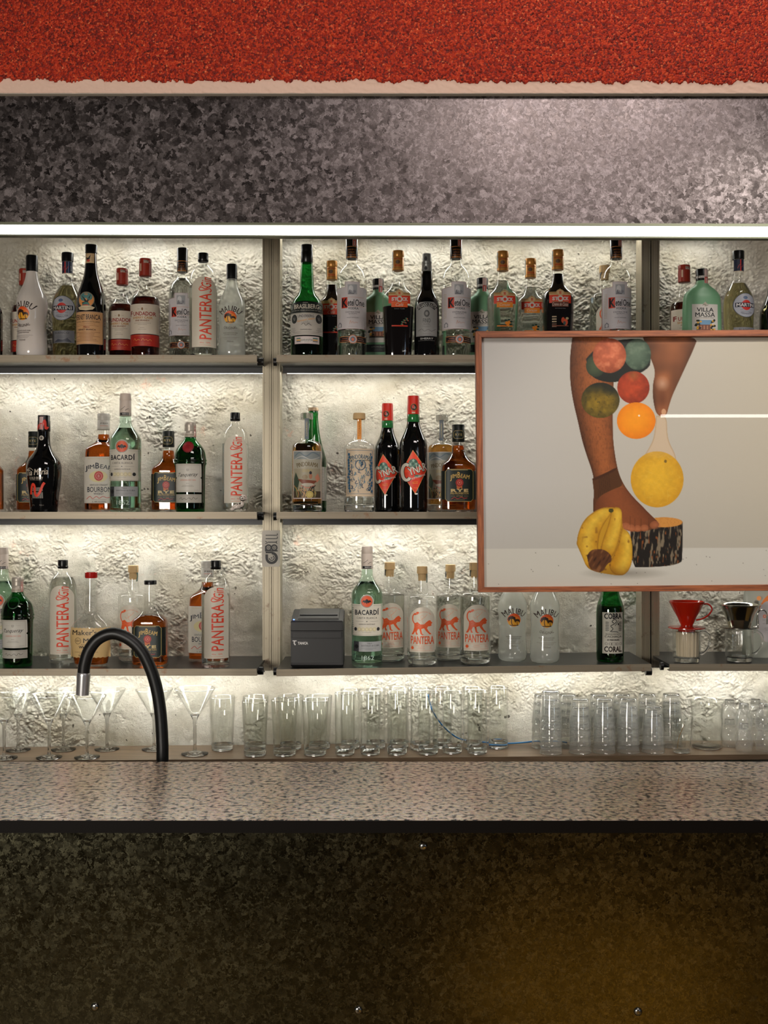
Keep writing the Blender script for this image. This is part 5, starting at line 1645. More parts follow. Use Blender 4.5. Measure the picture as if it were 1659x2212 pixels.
# ================================================================ STICKER CARD ON THE UPRIGHT
SY = 3.118
st = empty('sticker_card', (PX(585.5, SY), SY, PZ(1185, SY)), 'white card with round black lettering stuck across the left pair of uprights', 'sticker')
bm = bmesh.new()
wd_, ht_ = 19.6 * SY / F, 39.3 * SY / F
box_bm(bm, -wd_, wd_, -0.0012, 0.0, -ht_, ht_, 0)
bmesh.ops.bevel(bm, geom=[e for e in bm.edges if abs(e.verts[0].co.y - e.verts[1].co.y) > 1e-5], offset=0.003, segments=3, affect='EDGES')
from_bm('card', bm, M_CARD, st)
a = Art()
k = (20, 20, 22)
a.ring(1.5, -21, 8, 14, k, 28, -180, 90); a.ring(1.5, -21, 4.4, 6.6, k, 24, -180, 60); a.rect(-12.6, -21, -6.6, -13, k); a.rect(-12, -10.6, 4, -7, k); a.rect(1.5, -12.6, 4.6, -7, k)
a.ring(1.5, -21, 0, 2.4, (120, 116, 112))
for q in (-6.6, 6.2):
    a.ring(q + 1, 2, 4.2, 7.6, k, 24); a.ring(q + 1, 2, 1.4, 2.8, k, 18)
a.rect(-13.4, -6, -9.4, 6, k); a.rect(-13, -6.6, 15, -3.6, k)
a.rect(-7, 13.4, 13, 15.4, k); a.stroke([(-13, 11), (-8, 13), (-13, 17)], 1.4, k); a.stroke([(14, 11), (11, 14.4), (14, 17)], 1.4, k)
a.rect(-12, 21.4, 10, 23.2, k); a.stroke([(10, 22.4), (14, 23), (14, 27)], 1.6, k); a.rect(-12, 29, 10, 30.8, k); a.stroke([(10, 30), (14, 30.4), (14, 34)], 1.6, k)
link('lettering', a.wrap('lettering', lambda x, h: 1.1, base=0.0, step=0.03), st)

# ================================================================ DOG FIGURINE
def skin_obj(name, verts, edges, radii, m, parent, sub=2):
    me = bpy.data.meshes.new(name)
    me.from_pydata(verts, edges, [])
    o = bpy.data.objects.new(name, me)
    C.objects.link(o)
    md = o.modifiers.new('s', 'SKIN')
    lay = me.skin_vertices[0] if me.skin_vertices else None
    if lay is None:
        bpy.context.view_layer.objects.active = o
    for i, r in enumerate(radii):
        me.skin_vertices[0].data[i].radius = r if isinstance(r, tuple) else (r, r)
        me.skin_vertices[0].data[i].use_root = (i == 0)
    md.use_smooth_shade = True
    ss = o.modifiers.new('u', 'SUBSURF')
    ss.levels = ss.render_levels = sub
    me.materials.append(m)
    o.parent = parent
    return o


def m_dal():
    m, nt, out = newmat('dalmatian_glaze')
    b = N(nt, 'BsdfPrincipled')
    tc = N(nt, 'TexCoord')
    v = N(nt, 'TexVoronoi', i_Scale=105.0)
    nz = N(nt, 'TexNoise', i_Scale=300.0)
    r = ramp(nt, [(0.27, (26, 22, 20)), (0.33, (218, 206, 194))])
    mx = N(nt, 'MixRGB'); mx.inputs[0].default_value = 0.12
    nt.links.new(tc.outputs['Object'], v.inputs['Vector']); nt.links.new(tc.outputs['Object'], nz.inputs['Vector'])
    nt.links.new(v.outputs['Distance'], mx.inputs[1]); nt.links.new(nz.outputs[0], mx.inputs[2])
    nt.links.new(mx.outputs[0], r.inputs[0]); nt.links.new(r.outputs[0], b.inputs['Base Color'])
    b.inputs['Roughness'].default_value = 0.2
    b.inputs['Coat Weight'].default_value = 0.5
    nt.links.new(b.outputs[0], out.inputs[0])
    return m


def ellipsoid(bm, c, r, rot=None, seg=20, mi=0):
    res = bmesh.ops.create_uvsphere(bm, u_segments=seg, v_segments=seg // 2 + 2, radius=1)
    M = Matrix.Translation(c) @ (rot or Matrix.Identity(4)) @ Matrix.Diagonal((r[0], r[1], r[2], 1))
    bmesh.ops.transform(bm, matrix=M, verts=res['verts'])
    for v in res['verts']:
        for f in v.link_faces:
            f.material_index = mi


def metaball_mesh(name, balls, m, parent, res=0.0016):
    mb = bpy.data.metaballs.new(name)
    mb.resolution = res; mb.render_resolution = res
    mb.threshold = 0.3
    o = bpy.data.objects.new(name + '_mb', mb)
    C.objects.link(o)
    for c, r, s in balls:
        e = mb.elements.new()
        e.type = 'ELLIPSOID'
        e.co = c
        e.radius = r
        e.size_x, e.size_y, e.size_z = s
    dg = bpy.context.evaluated_depsgraph_get()
    me = bpy.data.meshes.new_from_object(o.evaluated_get(dg))
    bpy.data.objects.remove(o)
    bpy.data.metaballs.remove(mb)
    me.shade_smooth()
    me.name = name
    return link(name, me, parent, [m])


DY = 2.965
dog = empty('dog_figurine', (PX(516, DY), DY, EYE + 0.0006), 'small white porcelain dog with black spots at the end of the middle left shelf', 'figurine')
dm = m_dal()
balls = [((0.000, 0.006, 0.0155), 0.016, (1.0, .62, .72)), ((-0.012, 0.008, 0.012), 0.015, (.95, .75, .62)), ((0.008, 0.0, 0.021), 0.013, (.8, .7, .9)),
         ((0.0125, -0.002, 0.038), 0.0165, (.82, .78, .8)), ((0.0115, -0.012, 0.034), 0.0095, (.8, .8, .62)), ((0.0225, 0.0, 0.035), 0.007, (.45, .6, 1.1)), ((0.0025, 0.0, 0.035), 0.007, (.45, .6, 1.1)),
         ((0.008, -0.012, 0.005), 0.008, (.6, 1.3, .55)), ((0.018, -0.011, 0.005), 0.008, (.6, 1.3, .55)), ((-0.018, -0.002, 0.0065), 0.010, (1.2, .7, .6)), ((-0.026, 0.006, 0.004), 0.006, (1.3, .6, .6))]
metaball_mesh('body', balls, dm, dog)
bm = bmesh.new()
ellipsoid(bm, (0.0115, -0.0185, 0.036), (0.0020, 0.0014, 0.0014), seg=12)
ellipsoid(bm, (0.0078, -0.0128, 0.0405), (0.0011, 0.0008, 0.0013), seg=10)
ellipsoid(bm, (0.0160, -0.0128, 0.0405), (0.0011, 0.0008, 0.0013), seg=10)
from_bm('eyes_and_nose', bm, M_CAPBLACK, dog, True)

# ================================================================ TAP
TY = 2.42
tap = empty('black_tap', (PX(351, TY), TY, 0.8302), 'black arched hose tap with chrome spout rising behind the bar counter', 'tap')
pts = [(351, 1640), (350.5, 1600), (348, 1555), (343.5, 1515), (336, 1478), (325, 1444), (307, 1408), (281, 1382), (246, 1368.5), (214, 1379), (193, 1404), (183, 1434), (180.5, 1456)]
P3 = [(PX(351, TY), TY, 0.85)] + [(PX(a_, TY), TY, PZ(b_, TY)) for a_, b_ in pts]
bm = bmesh.new()
tube_bm(bm, spline(P3, 8), 0.0132, 28)
loc(from_bm('hose', bm, pbr('black_rubber', (13, 13, 12), 0.42), tap, True, 60))
bm = bmesh.new()
tube_bm(bm, [(PX(181, TY), TY, PZ(1453, TY)), (PX(180.7, TY), TY, PZ(1456, TY)), (PX(180.5, TY), TY, PZ(1459, TY)), (PX(178, TY), TY, PZ(1501, TY))], [0.0135, 0.0147, 0.0147, 0.0138], 32)
loc(from_bm('spout', bm, M_CHROME, tap, True, 40))
bm = bmesh.new()
loft_bm(bm, [(0, 0.026), (0.006, 0.026), (0.010, 0.018), (0.03, 0.017)], 28)
from_bm('base', bm, M_CHROME, tap, True, 40)

# ================================================================ DRINKING GLASSES ON THE BACK COUNTER
GK = {}
M_RIM = thin('glass_rim', (0.96, 0.97, 0.96), edge=0.9, f0=0.22, power=1.6, rough=0.05)
M_COCK = thin('cocktail_bowl_glass', (0.985, 0.99, 0.985), edge=0.9, f0=0.012, power=3.6)


def gkind(key, name, H, shell, solids=(), shell_m=M_GLASSW, seg=36, part='bowl', handle=None, ribs=0, ribamp=0.0, rim=None):
    """shell: closed outline (h, r) of the thin wall; solids: (part, profile) of heavy glass"""
    parts = []
    bm = bmesh.new()
    loft_bm(bm, shell, seg, False, False, ribs=ribs, ribamp=ribamp)
    parts.append((part, unit_mesh(part, bm, [shell_m], True, 60)))
    for pn, pp in solids:
        bm = bmesh.new()
        loft_bm(bm, pp, seg)
        parts.append((pn, unit_mesh(pn, bm, [M_SOLID], True, 50)))
    if rim:
        h_, r_ = rim
        bm = bmesh.new()
        tube_bm(bm, [(r_ * math.cos(2 * math.pi * q / 48), r_ * math.sin(2 * math.pi * q / 48), h_) for q in range(49)], 0.75, 8)
        parts.append(('rim', unit_mesh('rim', bm, [M_RIM], True, 60)))
    if handle:
        bm = bmesh.new()
        tube_bm(bm, spline(handle[0], 6), handle[1], 12)
        parts.append(('handle', unit_mesh('handle', bm, [handle[2]], True, 60)))
    GK[key] = (name, H, parts)


def glass(key, cx, y_top, Y, label, group, cat='glass', row='W', s=None, dz=0.0, flip=False, rot=0.0, z=None):
    name, H, parts = GK[key]
    z = (Zrow(row, cx, Y) + 0.0006 if z is None else z) + dz
    if s is None:
        s = (PZ(y_top, Y) - z) / (H * U)
    r = empty(name, (PX(cx, Y), Y, z), label, cat, group, rot, s)
    if flip:
        r.rotation_euler = (math.pi, 0, rot)
        r.location.z = z + H * U * s
    for pn, me in parts:
        link(pn, me, r)
    return r, s


gkind('martini', 'cocktail_glass', 141, rim=(140.6, 43), shell_m=M_COCK, shell= [(80, 7), (84, 11), (90, 15), (140, 43), (141, 43.4), (141, 42.6), (91, 14), (86, 9.6), (85, 1)],
      solids=[('stem', [(6, 4.8), (10, 3.8), (20, 3.2), (60, 3.5), (72, 4.4), (78, 6.4), (84, 10), (84.6, 8)]), ('foot', [(0, 27), (0.6, 28.6), (2.0, 28.6), (3.6, 20), (6.4, 8), (7.5, 4.2)])])
gkind('highball', 'highball_glass', 118, rim=(117.6, 28.2), shell=[(1, 23), (12, 24), (60, 26.2), (117, 28.8), (118, 28.4), (117.2, 27.6), (60, 25), (14, 22.6)], solids=[('heavy_base', [(0, 21), (1, 23.2), (6, 24.2), (12, 24.4), (13, 22.8), (11, 18)])])
gkind('tall', 'tall_glass', 135, rim=(134.6, 21.8), shell=[(1, 21), (14, 21.6), (60, 21.8), (134, 22.2), (135, 21.8), (134.2, 21.2), (60, 20.8), (16, 20.2)], solids=[('heavy_base', [(0, 19), (1, 20.8), (8, 21.8), (15, 21.8), (16, 20), (13, 15)])])
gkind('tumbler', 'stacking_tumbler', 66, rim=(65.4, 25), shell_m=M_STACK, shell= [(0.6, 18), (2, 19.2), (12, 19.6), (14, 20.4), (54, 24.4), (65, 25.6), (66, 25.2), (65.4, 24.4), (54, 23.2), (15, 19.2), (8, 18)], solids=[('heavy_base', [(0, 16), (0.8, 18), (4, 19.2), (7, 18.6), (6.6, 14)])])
gkind('small', 'small_tumbler', 76, [(0.6, 17), (2, 18.6), (40, 21.6), (75, 24.6), (76, 24.2), (75, 23.6), (40, 20.6), (6, 17.6)], [('heavy_base', [(0, 16), (0.8, 17.8), (5, 18.8), (6, 17.6), (5, 14)])])
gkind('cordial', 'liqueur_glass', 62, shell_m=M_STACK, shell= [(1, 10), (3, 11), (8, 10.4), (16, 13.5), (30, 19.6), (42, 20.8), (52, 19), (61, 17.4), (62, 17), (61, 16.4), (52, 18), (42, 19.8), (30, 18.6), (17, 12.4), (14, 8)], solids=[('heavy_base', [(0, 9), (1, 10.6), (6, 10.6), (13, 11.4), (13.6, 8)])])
gkind('beaker', 'measuring_jug', 99, [(1, 28), (4, 31.5), (20, 32), (80, 32.4), (94, 33.6), (98, 36.6), (99, 36.2), (97, 34.6), (93, 32.6), (80, 31.4), (20, 31), (5, 30)], [('base', [(0, 27), (1, 29.5), (3.5, 31), (4.5, 28)])])

for cx, yt, Y, lab in ((9, 1501, 3.07, 'front cocktail glass cut by the left picture edge'), (106, 1501, 3.07, 'front cocktail glass second from the left picture edge'),
                       (188, 1503, 3.07, 'front cocktail glass right under the chrome spout'), (39, 1491, 3.172, 'rear cocktail glass behind the leftmost front one'),
                       (137, 1491, 3.172, 'rear cocktail glass left of the chrome spout'), (231, 1489, 3.172, 'rear cocktail glass just right of the chrome spout'),
                       (333, 1489, 3.165, 'cocktail glass partly behind the foot of the black hose'), (421, 1487, 3.10, 'cocktail glass right of the black hose, next to the highballs')):
    glass('martini', cx, yt, Y, lab, 'stemmed cocktail glasses on the back counter')
for cx, yt, Y, lab in ((551, 1514, 3.08, 'front highball glass first right of the gap'), (615, 1511, 3.08, 'front highball glass in the middle of three'), (681, 1511, 3.08, 'front highball glass nearest the taller glasses'),
                       (480, 1505, 3.155, 'highball glass standing alone beside the cocktail glass'), (552, 1504, 3.16, 'rear highball glass behind the first front one'), (628, 1503, 3.16, 'rear highball glass behind the middle front one'), (690, 1503, 3.16, 'rear highball glass behind the last front one')):
    glass('highball', cx, yt, Y, lab, 'highball glasses on the back counter')
for cx, yt, Y, lab in ((745, 1497, 3.08, 'first front tall glass, left end of the tall ones'), (800, 1497, 3.08, 'second front tall glass from the left'), (858, 1495, 3.08, 'third front tall glass from the left'),
                       (925, 1494, 3.08, 'fourth front tall glass from the left'), (977, 1495, 3.09, 'fifth front tall glass, the narrow based one'), (1031, 1493, 3.08, 'sixth front tall glass, right end of the front row'),
                       (757, 1489, 3.16, 'rear tall glass behind the first front one'), (812, 1488, 3.16, 'rear tall glass behind the second front one'), (862, 1486, 3.16, 'rear tall glass behind the third front one'),
                       (908, 1487, 3.135, 'rear tall glass left behind the fourth front one'), (955, 1485, 3.16, 'rear tall glass behind the fifth front one'), (1021, 1486, 3.14, 'rear tall glass behind the sixth front one'),
                       (1076, 1484, 3.15, 'tall glass standing alone by the blue cable')):
    glass('tall', cx, yt, Y, lab, 'tall glasses on the back counter')


def stack(key, cx, Y, n, s, pitch, where, group):
    words = ['bottom', 'second', 'third', 'fourth', 'fifth', 'sixth']
    for q in range(n):
        w_ = 'topmost' if q == n - 1 else words[q]
        glass(key, cx, 0, Y, '%s upturned glass of the %s' % (w_, where), group, s=s, dz=q * pitch * U * s, flip=True)


S6 = 0.985
for cx, Y, n, wh in ((1190, 3.075, 5, 'tallest front stack at the left end'), (1253, 3.08, 4, 'second front stack from the left'), (1305, 3.08, 4, 'third front stack from the left'), (1357, 3.08, 4, 'fourth front stack from the left'),
                     (1411, 3.08, 3, 'shortest front stack beside the small tumbler'), (1172, 3.155, 4, 'rear stack behind the tallest one'), (1226, 3.155, 4, 'rear stack second from the left'), (1293, 3.155, 4, 'rear stack third from the left'),
                     (1343, 3.155, 4, 'rear stack fourth from the left'), (1398, 3.155, 4, 'rear stack behind the shortest one'), (1450, 3.15, 4, 'rear stack behind the small tumbler')):
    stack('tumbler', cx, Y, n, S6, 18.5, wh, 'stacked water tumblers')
glass('small', 1472, 1548, 3.07, 'small upright tumbler with a twig in front of the stacks', None)
sb = glass('beaker', 1527, 1512, 3.13, 'wide measuring jug of clear glass right of the tumbler stacks', None, cat='jug')
bm = bmesh.new()
tube_bm(bm, spline([(0, 0, 0), (0.004, 0, 0.028), (0.010, 0, 0.044), (0.019, 0, 0.066)], 5), 0.0007, 6)
tw = from_bm('dry_twig', bm, pbr('twig', (150, 112, 60), 0.7), None)
tw.location = (PX(1463, 3.07), 3.07, Zrow('W', 1472, 3.07) + 0.0105)
tag(tw, 'thin dry twig standing inside the small upright tumbler', 'twig')
for cx, Y, n, wh in ((1607, 3.085, 2, 'liqueur glass stack near the measuring jug'), (1650, 3.085, 2, 'liqueur glass stack at the right picture edge'), (1576, 3.15, 2, 'rear liqueur glass stack right of the measuring jug'), (1632, 3.155, 2, 'rear liqueur glass stack between the front two')):
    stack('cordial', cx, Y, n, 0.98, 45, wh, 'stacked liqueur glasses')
# blue cable along the wall
bm = bmesh.new()
pts = [(925, 1500), (932, 1530), (950, 1560), (975, 1585), (1000, 1598), (1040, 1603), (1090, 1606), (1130, 1604), (1160, 1601), (1200, 1601), (1225, 1604)]
tube_bm(bm, spline([(PX(a_, 3.188), 3.188, max(PZ(b_, 3.188), Zrow('W', a_, 3.188) + 0.0026)) for a_, b_ in pts], 5), 0.0022, 10)
tag(from_bm('blue_cable', bm, pbr('cable_blue', (40, 120, 180), 0.4), None, True), 'thin blue cable lying along the foot of the plaster wall', 'cable')

# ================================================================ COFFEE THINGS ON THE LOWEST RIGHT SHELF
gkind('mug', 'glass_mug', 72, [(1, 24), (6, 27), (12, 28.4), (14, 29.4), (60, 29.4), (71, 29.4), (72, 29), (71, 28.2), (60, 27.6), (14, 27), (10, 24)], [('heavy_base', [(0, 23), (1, 26), (9, 27.6), (11, 25), (10, 20)])],
      handle=([(28.5, 0, 63), (38, 0, 65), (48, 0, 58), (51, 0, 44), (46, 0, 28), (36, 0, 18), (28, 0, 16)], 2.6, M_SOLID), ribs=40, ribamp=0.02, seg=120, part='cup')
for cx, Y, lab in ((1483, 2.99, 'ribbed glass mug under the red coffee dripper'), (1597, 3.0, 'ribbed glass mug under the steel coffee dripper')):
    glass('mug', cx, 1361, Y, lab, 'ribbed glass mugs', cat='mug', row='B', s=0.99)
z483 = Zrow('B', 1483, 2.99) + 0.0006 + 12 * U
pf = empty('paper_filter', (PX(1485, 2.99), 2.99, z483), 'white paper filters standing inside the glass mug of the red dripper', 'filter')
bm = bmesh.new()
rings = []
for h_, r_ in ((0, 22.5), (1, 23.5), (28, 24), (52, 24.4), (53, 22), (40, 20)):
    rings.append([bm.verts.new((math.cos(2 * math.pi * q / 96) * r_ * (1 - 0.06 * (q % 6 < 3)), math.sin(2 * math.pi * q / 96) * r_ * (1 - 0.06 * (q % 6 < 3)), h_)) for q in range(96)])
for r0, r1 in zip(rings, rings[1:]):
    for q in range(96):
        bm.faces.new((r0[q], r0[(q + 1) % 96], r1[(q + 1) % 96], r1[q]))
link('sheets', unit_mesh('sheets', bm, [pbr('filter_paper', (222, 206, 178), 0.8)], False), pf)

zm = Zrow('B', 1483, 2.99) + 0.0006 + 72 * U * 0.99 + 0.0006
red_m = pbr('red_plastic', (186, 36, 16), 0.16, coat=0.7)
dr = empty('coffee_dripper', (PX(1483.5, 2.99), 2.99, zm), 'red coffee dripper with handle on a ribbed glass mug', 'coffee dripper')
bm = bmesh.new()
loft_bm(bm, [(4, 13.5), (8, 13), (14, 16), (24, 20), (38, 28), (50, 34), (57, 37.6), (58.4, 37.8), (58.6, 36.6), (50, 32.6), (38, 26.6), (24, 18.6), (12, 12)], 48, False, True)
link('cone', unit_mesh('cone', bm, [red_m]), dr)
bm = bmesh.new()
loft_bm(bm, [(0, 14), (0.2, 38), (1.2, 39.6), (3, 39.4), (4, 36), (6.5, 14)], 48)
link('saucer', unit_mesh('saucer', bm, [red_m]), dr)
bm = bmesh.new()
loft_bm(bm, [(-6, 17), (-5.8, 18.6), (0, 19)], 32)
link('collar', unit_mesh('collar', bm, [red_m]), dr)
bm = bmesh.new()
tube_bm(bm, spline([(35, 0, 52), (45, 0, 52.6), (53, 0, 46), (53.5, 0, 38), (46, 0, 28), (34, 0, 21), (20, 0, 18)], 6), 1.9, 12)
link('handle', unit_mesh('handle', bm, [red_m]), dr)
steel = pbr('polished_steel', (196, 192, 180), 0.14, 1.0)
dr = empty('coffee_dripper', (PX(1597, 3.0), 3.0, zm), 'polished steel coffee dripper with wire handle on a glass mug', 'coffee dripper')
bm = bmesh.new()
loft_bm(bm, [(3, 22.6), (5, 24), (30, 31.6), (48, 41), (50, 46), (51.4, 46.6), (51.8, 45), (49, 40), (30, 30.6), (5, 23)], 48, False, True)
link('cone', unit_mesh('cone', bm, [steel]), dr)
bm = bmesh.new()
loft_bm(bm, [(0, 20), (0.2, 39), (1, 41), (2.4, 41), (3, 22)], 48)
link('saucer', unit_mesh('saucer', bm, [steel]), dr)
bm = bmesh.new()
tube_bm(bm, spline([(30, 0, 2), (39, 0, 3), (41, 0, 10), (40, 0, 30), (45, 0, 38), (54, 0, 38), (59, 0, 30), (60, 0, 8)], 6), 1.5, 10)
link('handle', unit_mesh('handle', bm, [steel]), dr)
# coffee bag
by_ = 3.09
bg = empty('coffee_bag', (PX(1650, by_), by_, Zrow('B', 1650, by_) + 0.0006), 'grey see-through coffee bag with orange print at the right picture edge', 'bag')
bm = bmesh.new()
loft_bm(bm, [(0, 44, .45, 4), (3, 46, .45, 4), (60, 47, .42, 3.6), (110, 46, .34, 3.2), (140, 44, .2, 3), (164, 42, .06, 3), (170, 42, .05, 3)], 56)
link('pouch', unit_mesh('pouch', bm, [pbr('grey_film', (150, 152, 140), 0.3)]), bg)
a = Art()
a.ell(18, 84, 38, 60, (214, 120, 60), 40); a.ell(4, 80, 26, 46, (170, 164, 162), 32); a.text('oran', 4, 92, 26, 8, (206, 96, 50), bold=0.02)
a.lines(4, 84, 30, 3, 4, (60, 60, 60)); a.lines(4, 66, 26, 2, 4, (40, 40, 40)); a.ell(-18, 132, 5, 5, (226, 150, 90))
link('label', a.wrap('label', lambda x, h: 47 * .42 * (1 - min(abs(x) / 47, .99) ** 3.6) ** (1 / 3.6)), bg)

# ================================================================ FRAMED PICTURE
FY = 2.80
def prot(px_, py_, y=FY):
    return Vector((PX(px_, y), y, PZ(py_, y)))


pic = empty('framed_picture', prot(1370, 1279), 'large oak framed photograph of a leg, fruit and a log, hung before the shelves', 'framed picture')
OUT = [(1027.5, 715.5), (1712, 712), (1716, 1276), (1033.5, 1279.5)]
INN = [(1040.5, 728.6), (1699, 725.4), (1703, 1263), (1046.5, 1269.0)]
bars = ((0, 1, 'frame_top'), (1, 2, 'frame_side'), (2, 3, 'frame_bottom'), (3, 0, 'frame_side'))
M_FRV = m_wood('oak_frame_upright', (96, 48, 24), (160, 92, 52), (14, 1, 0.8), 18.0, 0.5)
M_FRH = m_wood('oak_frame_level', (96, 48, 24), (160, 92, 52), (0.8, 1, 14), 18.0, 0.5)
for i, j, nm in bars:
    bm = bmesh.new()
    q = [prot(*OUT[i]), prot(*OUT[j]), prot(*INN[j]), prot(*INN[i])]
    a4 = [bm.verts.new(p) for p in q]
    b4 = [bm.verts.new(p + Vector((0, 0.034, 0))) for p in q]
    bm.faces.new(a4); bm.faces.new(b4[::-1])
    for k in range(4):
        bm.faces.new((a4[k], b4[k], b4[(k + 1) % 4], a4[(k + 1) % 4]))
    bmesh.ops.recalc_face_normals(bm, faces=bm.faces)
    bmesh.ops.bevel(bm, geom=bm.edges[:], offset=0.0008, segments=2, affect='EDGES')
    loc(from_bm('frame_bar', bm, M_FRH if 'side' not in nm else M_FRV, pic))
bm = bmesh.new()
q = [prot(*p) + Vector((0, 0.010, 0)) for p in INN]
bm.faces.new([bm.verts.new(p) for p in q])
pane = loc(from_bm('glazing', bm, thin('picture_glazing', (0.97, 0.97, 0.97), edge=0.9, f0=0.075, rough=0.0), pic))
bm = bmesh.new()
q = [prot(*p) for p in OUT]
inset = 0.004
c_ = sum(q, Vector()) / 4
a4 = [bm.verts.new(c_ + (p - c_) * 0.985 + Vector((0, 0.024, 0))) for p in q]
b4 = [bm.verts.new(v.co + Vector((0, 0.006, 0))) for v in a4]
bm.faces.new(a4); bm.faces.new(b4[::-1])
for k in range(4):
    bm.faces.new((a4[k], b4[k], b4[(k + 1) % 4], a4[(k + 1) % 4]))
loc(from_bm('backing_board', bm, pbr('backing', (90, 74, 58), 0.8), pic))
bm = bmesh.new()
for xx in (1150, 1600):
    box_bm(bm, PX(xx, FY), PX(xx + 12, FY), FY + 0.030, SF + 0.001, EYE + 0.40, EYE + 0.412)
loc(from_bm('hanger', bm, M_BLACK, pic))

# the print: colours of the photographed leg, fruit and log, drawn in the print's own coordinates
GW, GH = 560, 470
zx = np.linspace(48, 1790, GW)         # print coordinates: 2.596 per photo column
zy = np.linspace(70, 1482, GH)
QX, QY = np.meshgrid(zx, zy)
img = np.zeros((GH, GW, 3))


def srgb(c): return np.array(c, float) / 255


def blend(mask, col):
    global img
    img = img * (1 - mask[..., None]) + np.asarray(col) * mask[..., None]


def inpoly(pts, soft=2.0, rnd=2):
    pts = chaikin([tuple(p) for p in pts] + [tuple(pts[0])], rnd)
    P = np.array(pts, float)
    x0_, y0_, x1_, y1_ = P[:, 0].min() - 8, P[:, 1].min() - 8, P[:, 0].max() + 8, P[:, 1].max() + 8
    sel = (QX >= x0_) & (QX <= x1_) & (QY >= y0_) & (QY <= y1_)
    x, y = QX[sel], QY[sel]
    ins = np.zeros(x.shape, bool)
    dist = np.full(x.shape, 1e9)
    for (ax, ay), (bx, by2) in zip(P, np.roll(P, -1, 0)):
        if ay != by2:
            c = ((ay > y) != (by2 > y)) & (x < (bx - ax) * (y - ay) / (by2 - ay) + ax)
            ins ^= c
        L2 = (bx - ax) ** 2 + (by2 - ay) ** 2
        if L2 > 0:
            t = np.clip(((x - ax) * (bx - ax) + (y - ay) * (by2 - ay)) / L2, 0, 1)
            dist = np.minimum(dist, np.hypot(x - ax - t * (bx - ax), y - ay - t * (by2 - ay)))
    sd = np.where(ins, dist, -dist)
    full_ = np.full(QX.shape, -1e9)
    full_[sel] = sd
    return np.clip(full_ / soft + 0.5, 0, 1), full_


def ellm(cx, cy_, rx, ry, rot=0.0, soft=2.0):
    c, s_ = math.cos(math.radians(rot)), math.sin(math.radians(rot))
    dx, dy = QX - cx, QY - cy_
    u, v = (dx * c + dy * s_) / rx, (-dx * s_ + dy * c) / ry
    r = np.hypot(u, v)
    return np.clip((1 - r) * min(rx, ry) / soft + 0.5, 0, 1), u, v, r


nz1 = vnoise(QX, QY, 71, 14) * 0.5 + vnoise(QX, QY, 72, 5) * 0.5
nz2 = vnoise(QX, QY, 73, 60)
nz3 = vnoise(QX, QY, 74, 22) * 0.7 + vnoise(QX, QY, 76, 9) * 0.3
t = np.clip(QX / 1700, 0, 1)[..., None]
img[:] = srgb((196, 194, 190)) * (1 - t) + srgb((188, 180, 162)) * t
blend(np.clip((QY - 900) / 340, 0, 1) * 0.35, srgb((176, 170, 156)))
blend(np.clip((QY - 1256 + (QX - 900) * 0.004) / 5, 0, 1), srgb((204, 200, 188)))
blend(np.clip((QY - 1380) / 100, 0, 1) * 0.3, srgb((186, 182, 170)))
# shadows on the studio floor
m_, u, v, r = ellm(860, 1400, 240, 34); blend(np.clip(1.1 - r, 0, 1) * 0.55, srgb((110, 104, 92)))
# log
m_, sd = inpoly([(896, 1116), (985, 1112), (1085, 1110), (1189, 1106), (1190, 1125), (1188, 1320), (1180, 1340), (1120, 1358), (1000, 1366), (896, 1366)], 2, 1)
bark = vnoise(QX + 0.1 * QY, QY * 0.12, 85, 12) * 0.6 + vnoise(QX, QY * 0.3, 86, 6) * 0.4
blend(m_, srgb((30, 24, 18))); blend(m_ * np.clip((bark - 0.56) * 8, 0, 1) * 0.8, srgb((150, 134, 108))); blend(m_ * np.clip((vnoise(QX, QY * .3, 87, 8) - 0.8) * 8, 0, 1), srgb((130, 74, 34)))
m2, u, v, r = ellm(1085, 1112, 104, 28); ftm, _ = inpoly([(690, 1090), (850, 1150), (905, 1166), (985, 1162), (1050, 1142), (1060, 1118), (1010, 1072), (960, 1020), (800, 1000)])
blend(m2 * (1 - ftm), srgb((206, 142, 66))); blend(m2 * (1 - ftm) * (np.abs(np.sin(r * 16)) < 0.3) * 0.3, srgb((160, 96, 40)))
# left leg and foot
leg = [(568, 60), (552, 200), (556, 330), (574, 440), (600, 545), (622, 650), (652, 745), (676, 812), (690, 870), (690, 950), (684, 1010), (686, 1070), (740, 1100), (830, 1120), (850, 1150), (905, 1166), (985, 1162), (1050, 1142), (1060, 1118), (1010, 1072), (960, 1020), (905, 965), (860, 905), (830, 840), (812, 760), (797, 650), (795, 540), (796, 440), (800, 300), (830, 60)]
m_, sd = inpoly(leg)
cxl = np.interp(QY, [60, 330, 540, 745, 870, 1100], [700, 680, 700, 732, 765, 850])
hwl = np.interp(QY, [60, 330, 540, 745, 870, 1100], [135, 125, 98, 78, 75, 170])
sh = np.clip((QX - cxl) / hwl, -1, 1)
lc = srgb((150, 86, 46)) * (1 - np.abs(sh)[..., None] ** 2 * 0.45) + srgb((60, 34, 16)) * np.clip(0.3 + sh * 0.5, 0, 1)[..., None] * 0.5
lc = lc * (0.93 + 0.14 * nz1[..., None])
hair = vnoise(QX * 1.0, QY * 0.35, 75, 4.5)
lc = lc * (1 - 0.12 * np.clip((hair - 0.6) * 5, 0, 1)[..., None] * (QY < 820)[..., None])
img = np.where(m_[..., None] > 0, img * (1 - m_[..., None]) + lc * m_[..., None], img)
blend(m_ * np.clip(1 - sd / 10, 0, 1) * 0.4, srgb((70, 36, 20)))
m2, _ = inpoly([(700, 1000), (760, 940), (860, 905), (930, 985), (1050, 1100), (1055, 1140), (850, 1150), (700, 1090)]); blend(m2 * m_ * 0.45, srgb((112, 56, 30)))
